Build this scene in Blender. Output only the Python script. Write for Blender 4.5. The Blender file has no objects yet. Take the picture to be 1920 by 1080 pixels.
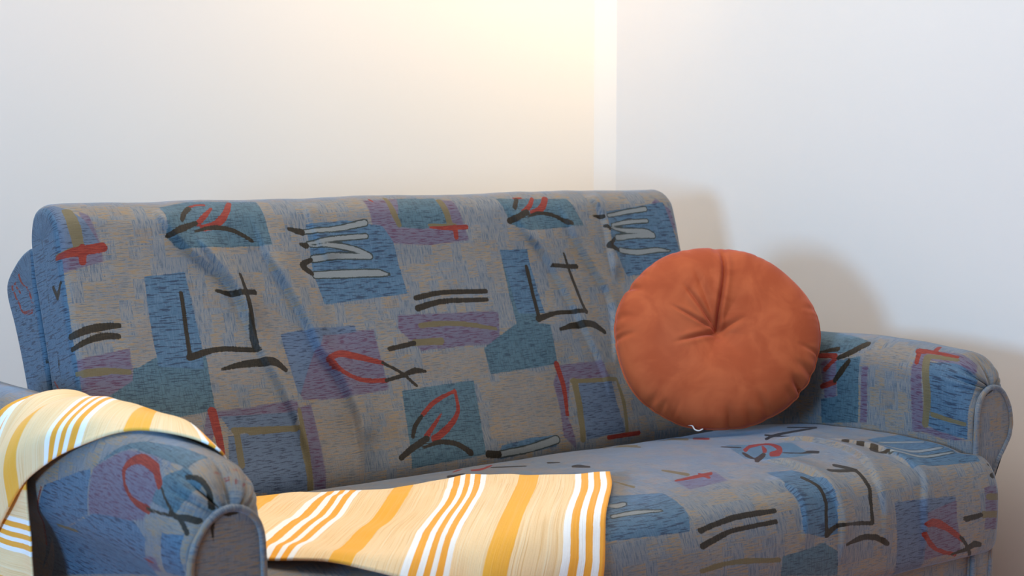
import bpy, math, random
import numpy as np
from mathutils import Vector, Matrix

# ------------------------------------------------------------------ camera
sc = bpy.context.scene
COL = sc.collection
sc.view_settings.view_transform = 'Standard'
sc.view_settings.look = 'None'
sc.view_settings.gamma = 1.0
sc.view_settings.use_curve_mapping = False
sc.view_settings.exposure = 0.14
sc.cycles.use_denoising = True
sc.cycles.max_bounces = 6

cd = bpy.data.cameras.new('camera')
cam = bpy.data.objects.new('camera', cd)
COL.objects.link(cam)
cd.sensor_width = 36.0
cd.lens = 3124.0 * 36.0 / 1920.0
cd.clip_start = 0.05
YAW, PIT = math.radians(37.4), math.radians(5.2)
cam.location = (0, 0, .99)
cam.rotation_euler = (math.pi / 2 - PIT, 0, -YAW)
cd.dof.use_dof = True
cd.dof.focus_distance = 2.75
cd.dof.aperture_fstop = 7.0
sc.camera = cam

# ------------------------------------------------------------------ light
wd = bpy.data.worlds.new('world')
sc.world = wd
wd.use_nodes = True
bg = wd.node_tree.nodes['Background']
# the rest of the room: dim warm walls in front, a cooler, brighter side to the left where the windows are
_nt = wd.node_tree
_tc = _nt.nodes.new('ShaderNodeTexCoord')
_sx = _nt.nodes.new('ShaderNodeSeparateXYZ')
_nt.links.new(_tc.outputs['Generated'], _sx.inputs[0])
_mr = _nt.nodes.new('ShaderNodeMapRange')
_mr.interpolation_type = 'SMOOTHSTEP'
_mr.inputs['From Min'].default_value = .15
_mr.inputs['From Max'].default_value = -.75
_nt.links.new(_sx.outputs[0], _mr.inputs['Value'])
_mx = _nt.nodes.new('ShaderNodeMix')
_mx.data_type = 'RGBA'
_mx.inputs[6].default_value = (.12, .112, .10, 1)
_mx.inputs[7].default_value = (.10, .24, .42, 1)
_nt.links.new(_mr.outputs[0], _mx.inputs[0])
_nt.links.new(_mx.outputs[2], bg.inputs[0])
bg.inputs[1].default_value = .9


def area_light(name, loc, target, sx, sy, power, color):
    ld = bpy.data.lights.new(name, 'AREA')
    ld.shape = 'RECTANGLE'
    ld.size, ld.size_y = sx, sy
    ld.energy = power
    ld.color = color
    o = bpy.data.objects.new(name, ld)
    COL.objects.link(o)
    o.location = loc
    o.rotation_euler = (Vector(target) - Vector(loc)).to_track_quat('-Z', 'Y').to_euler()
    return o


# daylight from a window on the left, and an unseen broad light overhead for upward faces
area_light('window_light', (-1.9, .78, .98), (2.3, 2.3, .72), .8, .62, 86, (.30, .60, 1.0))
area_light('overhead_light', (1.25, 2.0, 2.7), (1.4, 2.1, .4), 1.9, 1.1, 38, (1.0, .965, .91))
# spot aimed at the unseen floor, added for warm bounce onto wall and seat
sn = bpy.data.lights.new('floor_bounce_spot', 'SPOT')
sn.energy = 260
sn.color = (1.0, .86, .68)
sn.spot_size = math.radians(27)
sn.spot_blend = .4
sn.shadow_soft_size = .05
so = bpy.data.objects.new('floor_bounce_spot', sn)
COL.objects.link(so)
so.location = (-.6, -.9, 2.4)
so.rotation_euler = (Vector((2.15, .62, 0)) - Vector(so.location)).to_track_quat('-Z', 'Y').to_euler()
# warm lamp high up by the corner, washing the wall behind the sofa
sp = bpy.data.lights.new('wall_lamp', 'SPOT')
sp.energy = 34
sp.color = (1.0, .78, .45)
sp.spot_size = math.radians(84)
sp.spot_blend = .8
sp.shadow_soft_size = .06
lo = bpy.data.objects.new('wall_lamp', sp)
COL.objects.link(lo)
lo.location = (2.60, 2.35, 1.95)
lo.rotation_euler = (Vector((2.32, 3.1, 1.42)) - Vector(lo.location)).to_track_quat('-Z', 'Y').to_euler()


# ------------------------------------------------------------------ helpers
def lin(h):
    h = h.lstrip('#')
    c = [int(h[i:i + 2], 16) / 255 for i in (0, 2, 4)]
    return tuple(x / 12.92 if x <= .04045 else ((x + .055) / 1.055) ** 2.4 for x in c) + (1,)


class G:
    """small node-graph writer"""

    def __init__(s, name):
        s.m = bpy.data.materials.new(name)
        s.m.use_nodes = True
        s.t = s.m.node_tree
        s.b = s.t.nodes['Principled BSDF']

    def put(s, sock, v):
        if v is None:
            return
        if isinstance(v, bpy.types.NodeSocket):
            s.t.links.new(v, sock)
        elif isinstance(v, (tuple, list)) and sock.type == 'RGBA' and len(v) == 3:
            sock.default_value = (*v, 1)
        else:
            sock.default_value = v

    def n(s, typ, **kw):
        nd = s.t.nodes.new(typ)
        for k, v in kw.items():
            setattr(nd, k, v)
        return nd

    def math(s, op, a, b=None, c=None, clamp=False):
        nd = s.n('ShaderNodeMath', operation=op, use_clamp=clamp)
        for i, v in enumerate((a, b, c)):
            s.put(nd.inputs[i], v)
        return nd.outputs[0]

    def mul(s, a, b): return s.math('MULTIPLY', a, b)
    def add(s, a, b): return s.math('ADD', a, b)
    def sub(s, a, b): return s.math('SUBTRACT', a, b)

    def ramp(s, v, a, b):      # smooth 0..1 between a and b
        nd = s.n('ShaderNodeMapRange', interpolation_type='SMOOTHSTEP')
        s.put(nd.inputs['Value'], v)
        nd.inputs['From Min'].default_value = min(a, b)
        nd.inputs['From Max'].default_value = max(a, b)
        if a > b:
            nd.inputs['To Min'].default_value = 1
            nd.inputs['To Max'].default_value = 0
        return nd.outputs[0]

    def mix(s, f, a, b, mode='MIX'):
        nd = s.n('ShaderNodeMix', data_type='RGBA', blend_type=mode)
        s.put(nd.inputs[0], f)
        s.put(nd.inputs[6], a)
        s.put(nd.inputs[7], b)
        return nd.outputs[2]

    def vec(s, v, sx, sy=None, sz=1, off=(0, 0, 0)):
        nd = s.n('ShaderNodeMapping')
        s.put(nd.inputs[0], v)
        nd.inputs['Scale'].default_value = (sx, sy if sy is not None else sx, sz)
        nd.inputs['Location'].default_value = off
        return nd.outputs[0]

    def noise(s, v, scale=1, detail=2, rough=.5, dist=0):
        nd = s.n('ShaderNodeTexNoise')
        s.put(nd.inputs['Vector'], v)
        nd.inputs['Scale'].default_value = scale
        nd.inputs['Detail'].default_value = detail
        nd.inputs['Roughness'].default_value = rough
        nd.inputs['Distortion'].default_value = dist
        return nd.outputs[0]

    def attr(s, name):
        nd = s.n('ShaderNodeAttribute')
        nd.attribute_name = name
        return nd

    def bump(s, h, strength, dist):
        nd = s.n('ShaderNodeBump')
        s.put(nd.inputs['Height'], h)
        nd.inputs['Strength'].default_value = strength
        nd.inputs['Distance'].default_value = dist
        s.t.links.new(nd.outputs[0], s.b.inputs['Normal'])

    def set(s, **kw):
        for k, v in kw.items():
            s.put(s.b.inputs[k.replace('_', ' ')], v)


def fabric_material():
    """Woven jacquard upholstery: the motifs' outlines are distance fields stored on the
    cloth (attributes fld0..fld2); threads, streaks and ragged edges come from the nodes."""
    g = G('patterned_upholstery')
    uv = g.n('ShaderNodeUVMap', uv_map='UVMap').outputs[0]
    hs = g.noise(g.vec(uv, 48, 470), 1, 2, .6)            # horizontal streaks
    vs = g.noise(g.vec(uv, 430, 52, 1, (3, 8, 0)), 1, 2, .6)   # vertical streaks
    hs2 = g.noise(g.vec(uv, 34, 330, 1, (7, 1, 0)), 1, 3, .55)
    fine = g.noise(g.vec(uv, 1500, 1500), 1, 1)
    # blocky choice of streak direction
    def bricks(w, h, off):
        b = g.n('ShaderNodeTexBrick', offset=.37)
        g.put(b.inputs['Vector'], g.vec(uv, 1, 1, 1, off))
        b.inputs['Scale'].default_value = 1
        b.inputs['Brick Width'].default_value = w
        b.inputs['Row Height'].default_value = h
        b.inputs['Mortar Size'].default_value = 0
        b.inputs['Color1'].default_value = (0, 0, 0, 1)
        b.inputs['Color2'].default_value = (1, 1, 1, 1)
        return b.outputs[0]
    r1 = bricks(.031, .024, (5, 5, 0))
    r2 = bricks(.022, .034, (2.37, 7.11, 0))
    # distance fields, with thread-like ragged edges
    rag = g.add(g.mul(g.sub(hs, .5), .0034), g.mul(g.sub(vs, .5), .0024))
    f = []
    for k in range(3):
        a = g.attr('fld%d' % k)
        s3 = g.n('ShaderNodeSeparateXYZ')
        g.put(s3.inputs[0], a.outputs['Vector'])
        f += [s3.outputs[i] for i in range(3)]
    dark, red, tan, white, blue, teal, purple, navy, cream = f

    def mask(d, soft=.0006, off=0.0):
        return g.ramp(g.add(d, rag), soft + off, -soft + off)

    # ground cloth
    ground = g.mix(g.ramp(r1, .25, .75), lin('#AAA39B'), lin('#A09E9C'))
    vst = g.mix(g.ramp(vs, .42, .60), lin('#8C949D'), ground)
    orange = g.mix(g.mul(g.ramp(hs, .49, .58), .8), ground, lin('#BC9A70'))
    orange = g.mix(g.mul(g.ramp(hs, .46, .39), .5), orange, lin('#6E6B6A'))
    base = g.mix(g.ramp(g.add(r2, g.mul(g.sub(hs2, .5), 1.6)), .40, .60), vst, orange)
    vst = g.mix(g.mul(g.ramp(vs, .45, .38), .5), vst, lin('#5F6874'))
    base = g.mix(g.ramp(g.add(r2, g.mul(g.sub(hs2, .5), 1.6)), .40, .60), vst, orange)
    gold = g.ramp(g.add(r1, g.mul(g.sub(hs, .5), .5)), .92, .98)
    base = g.mix(g.mul(gold, .35), base, lin('#C99A55'))
    c = base
    dk = g.ramp(hs, .47, .40)
    dk2 = g.ramp(hs2, .47, .41)
    crm = g.mix(g.mul(g.ramp(hs, .49, .58), .8), lin('#A8A098'), lin('#BE9A72'))
    crm = g.mix(g.mul(g.ramp(hs, .46, .39), .6), crm, lin('#716A66'))
    c = g.mix(g.mul(mask(cream, .002), .75), c, crm)
    c = g.mix(mask(purple, .002), c, g.mix(g.mul(g.ramp(hs, .5, .4), .8), lin('#887E90'), lin('#6F3858')))
    nv = g.mix(g.mul(dk, .8), lin('#76879F'), lin('#39435A'))
    c = g.mix(mask(navy, .001), c, nv)
    tl = g.mix(g.mul(g.ramp(vs, .5, .4), .6), lin('#658592'), lin('#4C636D'))
    tl = g.mix(g.mul(dk, .85), tl, lin('#3A5262'))
    c = g.mix(mask(teal, .001), c, tl)
    bl = g.mix(g.mul(g.ramp(vs, .5, .6), .5), lin('#5F829C'), lin('#7B98B0'))
    bl = g.mix(g.mul(dk2, .85), bl, lin('#34455F'))
    c = g.mix(mask(blue, .001), c, bl)
    # drawn strokes
    c = g.mix(mask(white, .0006, .0022), c, lin('#3D4540'))
    c = g.mix(mask(white, .0006, -.0002), c, lin('#A9ABA7'))
    c = g.mix(g.mul(mask(tan), .9), c, lin('#8D7A4C'))
    c = g.mix(mask(red), c, g.mix(g.ramp(hs, .4, .6), lin('#9C2B1C'), lin('#B8402A')))
    c = g.mix(mask(dark), c, g.mix(g.ramp(vs, .4, .6), lin('#2C200B'), lin('#3E2E16')))
    # weave
    c = g.mix(g.mul(g.ramp(fine, .62, .3), .35), c, (.02, .025, .03), 'MIX')
    c = g.mix(.32, c, (0, 0, 0))
    yarn = g.math('MAXIMUM', g.math('MAXIMUM', mask(dark), mask(red)), mask(tan))
    g.set(Base_Color=c, Roughness=.5, Sheen_Weight=g.sub(1.0, g.mul(yarn, .8)), Sheen_Roughness=.16)
    g.b.inputs['Sheen Tint'].default_value = lin('#BFD8F2')
    g.b.inputs['Specular IOR Level'].default_value = .35
    h = g.add(g.mul(hs, .6), g.add(g.mul(vs, .6), g.mul(fine, .5)))
    g.bump(h, .6, .0015)
    return g.m


def throw_material():
    g = G('striped_cotton')
    uv = g.n('ShaderNodeUVMap', uv_map='UVMap').outputs[0]
    s = g.n('ShaderNodeSeparateXYZ')
    g.put(s.inputs[0], uv)
    rows = g.noise(g.vec(uv, 26, 1.2), 1, 0)
    wob = g.mul(g.sub(g.noise(g.vec(uv, 3, 60), 1, 2), .5), .006)
    u = g.add(g.add(s.outputs[0], wob), 50.0)
    fr = g.math('FRACT', u)
    rampn = g.n('ShaderNodeValToRGB')
    rampn.color_ramp.interpolation = 'CONSTANT'
    cr = rampn.color_ramp
    W, O, T, OB = lin('#FFFBF4'), lin('#FFAE3A'), lin('#FFD8A2'), lin('#FFB640')
    stops = [(0, O), (.025, W), (.065, O), (.115, W), (.16, T), (.41, OB), (.575, T), (.84, W), (.885, O), (.935, W), (.98, O)]
    cr.elements[0].position, cr.elements[0].color = 0, O
    cr.elements[1].position, cr.elements[1].color = .98, O
    for p, c in stops[1:-1]:
        e = cr.elements.new(p)
        e.color = c
    g.put(rampn.inputs[0], fr)
    tm = g.add(g.mul(g.math('GREATER_THAN', fr, .16), g.math('LESS_THAN', fr, .41)), g.mul(g.math('GREATER_THAN', fr, .575), g.math('LESS_THAN', fr, .84)))
    tm = g.add(g.mul(tm, .85), .12)
    ribs = g.noise(g.vec(uv, 70, 2.5), 1, 3, .6)
    ribs2 = g.noise(g.vec(uv, 160, 5, 1, (5, 5, 0)), 1, 2, .6)
    c = g.mix(g.mul(g.mul(g.ramp(ribs, .52, .60), .55), tm), rampn.outputs[0], lin('#FFE6BC'))
    c = g.mix(g.mul(g.mul(g.ramp(ribs2, .47, .38), .45), tm), c, lin('#E0A352'))
    g.set(Base_Color=c, Roughness=.9, Sheen_Weight=.15)
    g.b.inputs['Specular IOR Level'].default_value = .2
    thr = g.noise(g.vec(uv, 40, 260), 1, 2)
    g.bump(g.add(g.mul(ribs2, .8), g.add(ribs, g.mul(thr, .6))), .35, .002)
    return g.m


def velvet_material():
    g = G('rust_velvet')
    tc = g.n('ShaderNodeTexCoord').outputs['Object']
    a = g.noise(tc, 14, 3, .6, .6)
    b = g.noise(tc, 5, 2)
    c = g.mix(g.ramp(a, .35, .68), lin('#A84C28'), lin('#BB5C34'))
    c = g.mix(g.mul(g.ramp(b, .45, .7), .4), c, lin('#A55638'))
    g.set(Base_Color=c, Roughness=.75, Sheen_Weight=.55, Sheen_Roughness=.35)
    g.b.inputs['Sheen Tint'].default_value = lin('#E89AA0')
    g.b.inputs['Specular IOR Level'].default_value = .2
    g.bump(g.noise(tc, 900, 2), .12, .001)
    return g.m


def plain(name, hexc, rough=.8, **kw):
    g = G(name)
    tc = g.n('ShaderNodeTexCoord').outputs['Object']
    nz = g.noise(tc, kw.get('scale', 20), 3)
    c = lin(hexc)
    d = tuple(x * kw.get('dark', .85) for x in c[:3]) + (1,)
    g.set(Base_Color=g.mix(nz, c, d), Roughness=rough)
    if kw.get('bump'):
        g.bump(g.noise(tc, kw.get('bscale', 60), 4), kw['bump'], .002)
    return g.m


def plank_material():
    g = G('warm_wood_floor')
    tc = g.n('ShaderNodeTexCoord').outputs['Object']
    br = g.n('ShaderNodeTexBrick')
    g.put(br.inputs['Vector'], tc)
    br.inputs['Scale'].default_value = 1
    br.inputs['Brick Width'].default_value = 1.2
    br.inputs['Row Height'].default_value = .14
    br.inputs['Mortar Size'].default_value = .002
    br.inputs['Color1'].default_value = lin('#CF7F3E')
    br.inputs['Color2'].default_value = lin('#BA6C30')
    br.inputs['Mortar'].default_value = lin('#4A2A14')
    gr = g.noise(g.vec(tc, 4, 60), 1, 4)
    c = g.mix(g.mul(g.ramp(gr, .4, .7), .4), br.outputs[0], lin('#7E4820'))
    g.set(Base_Color=c, Roughness=.4)
    return g.m


M_FAB = fabric_material()
M_THROW = throw_material()
M_VELVET = velvet_material()
M_WALL = plain('white_plaster', '#EFE5DA', .9, dark=.975, scale=3, bump=.05, bscale=90)
M_FLOOR = plank_material()
M_BASE = plain('white_skirting_paint', '#E4E0DA', .5)
M_WOOD = plain('dark_wood', '#3A2416', .5, dark=.6)
M_THREAD = plain('white_thread', '#F2EFEC', .8)


def link(name, verts, faces, mat, parent=None, uvs=None, smooth=True, fields=None):
    """verts (n,3) array, faces: list or (m,4) array; uvs per vertex (n,2)"""
    me = bpy.data.meshes.new(name)
    verts = np.asarray(verts, dtype=np.float64)
    if isinstance(faces, np.ndarray):
        m = len(faces)
        me.vertices.add(len(verts))
        me.vertices.foreach_set('co', verts.astype(np.float32).ravel())
        me.loops.add(m * 4)
        me.polygons.add(m)
        me.loops.foreach_set('vertex_index', faces.astype(np.int32).ravel())
        me.polygons.foreach_set('loop_start', np.arange(0, m * 4, 4, dtype=np.int32))
        me.update(calc_edges=True)
    else:
        me.from_pydata([tuple(v) for v in verts], [], faces)
    me.validate()
    if smooth:
        me.polygons.foreach_set('use_smooth', np.ones(len(me.polygons), bool))
    if uvs is not None:
        ul = me.uv_layers.new(name='UVMap')
        li = np.zeros(len(me.loops), np.int32)
        me.loops.foreach_get('vertex_index', li)
        ul.data.foreach_set('uv', np.asarray(uvs, np.float32)[li].ravel())
    if fields is not None:
        for k in range(3):
            at = me.attributes.new('fld%d' % k, 'FLOAT_VECTOR', 'POINT')
            at.data.foreach_set('vector', np.ascontiguousarray(fields[:, 3 * k:3 * k + 3], np.float32).ravel())
    me.materials.append(mat)
    me.update()
    o = bpy.data.objects.new(name, me)
    COL.objects.link(o)
    if parent:
        o.parent = parent
        o.matrix_parent_inverse = Matrix.Translation(-parent.location)
    return o


def empty(name, loc, label, cat):
    o = bpy.data.objects.new(name, None)
    COL.objects.link(o)
    o.location = loc
    o.empty_display_size = .1
    o['label'] = label
    o['category'] = cat
    return o


def box(name, lo, hi, mat, kind=None, parent=None):
    x0, y0, z0 = lo
    x1, y1, z1 = hi
    v = [(x0, y0, z0), (x1, y0, z0), (x1, y1, z0), (x0, y1, z0), (x0, y0, z1), (x1, y0, z1), (x1, y1, z1), (x0, y1, z1)]
    f = [(0, 3, 2, 1), (4, 5, 6, 7), (0, 1, 5, 4), (1, 2, 6, 5), (2, 3, 7, 6), (3, 0, 4, 7)]
    o = link(name, v, f, mat, parent, smooth=False)
    if kind:
        o['kind'] = kind
    return o


def catmull(P, n=24, closed=True):
    P = np.asarray(P, float)
    N = len(P)
    out = []
    for i in range(N if closed else N - 1):
        if closed:
            a, b, c, d = P[(i - 1) % N], P[i], P[(i + 1) % N], P[(i + 2) % N]
        else:
            a, b, c, d = P[max(i - 1, 0)], P[i], P[i + 1], P[min(i + 2, N - 1)]
        ta = max(np.linalg.norm(b - a), 1e-6) ** .5
        tb = max(np.linalg.norm(c - b), 1e-6) ** .5
        tc_ = max(np.linalg.norm(d - c), 1e-6) ** .5
        for k in range(n):
            t = k / n
            m1 = (c - b) if ta < 1e-2 else tb * ((b - a) / ta - (c - a) / (ta + tb) + (c - b) / tb)
            m2 = (c - b) if tc_ < 1e-2 else tb * ((c - b) / tb - (d - b) / (tb + tc_) + (d - c) / tc_)
            out.append((2 * t**3 - 3 * t**2 + 1) * b + (t**3 - 2 * t**2 + t) * m1 + (-2 * t**3 + 3 * t**2) * c + (t**3 - t**2) * m2)
    if not closed:
        out.append(P[-1])
    return np.array(out)


def resample(C, ds, closed=True):
    """points along curve C with a step of ds (ds may be a function of the point)"""
    if closed:
        C = np.vstack([C, C[:1]])
    seg = np.linalg.norm(np.diff(C, axis=0), axis=1)
    s = np.concatenate([[0], np.cumsum(seg)])
    L = s[-1]
    ss = [0.0]
    while ss[-1] < L:
        p = np.array([np.interp(ss[-1], s, C[:, k]) for k in range(C.shape[1])])
        ss.append(ss[-1] + (ds(p) if callable(ds) else ds))
    ss = np.array(ss[:-1]) if closed else np.array(ss)
    if not closed:
        ss = ss * (L / ss[-1])
    elif L - ss[-1] < .3 * (ss[-1] - ss[-2]):
        ss = ss[:-1]
    pts = np.stack([np.interp(ss, s, C[:, k]) for k in range(C.shape[1])], 1)
    return pts, ss


def normals2(P):
    """outward normals of a closed clockwise/counter-clockwise loop"""
    t = np.roll(P, -1, 0) - np.roll(P, 1, 0)
    t /= np.linalg.norm(t, axis=1)[:, None] + 1e-12
    n = np.stack([t[:, 1], -t[:, 0]], 1)
    x, y = P[:, 0], P[:, 1]
    area = np.sum(x * np.roll(y, -1) - np.roll(x, -1) * y)
    return n if area > 0 else -n


def smooth01(x):
    x = np.clip(x, 0, 1)
    return x * x * (3 - 2 * x)


def vnoise(u, v, scale, seed):
    """cheap smooth value noise in numpy"""
    r = np.random.RandomState(seed)
    T = r.rand(64, 64)
    x, y = u * scale, v * scale
    xi, yi = np.floor(x).astype(int), np.floor(y).astype(int)
    fx, fy = smooth01(x - xi), smooth01(y - yi)
    g = lambda a, b: T[a % 64, b % 64]
    return (g(xi, yi) * (1 - fx) + g(xi + 1, yi) * fx) * (1 - fy) + (g(xi, yi + 1) * (1 - fx) + g(xi + 1, yi + 1) * fx) * fy - .5


def seg_dist(U, a, b):
    d = b - a
    L2 = max(float(d @ d), 1e-12)
    t = np.clip(((U - a) @ d) / L2, 0, 1)
    q = U - a - t[:, None] * d
    return np.sqrt((q * q).sum(1)), t


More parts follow.
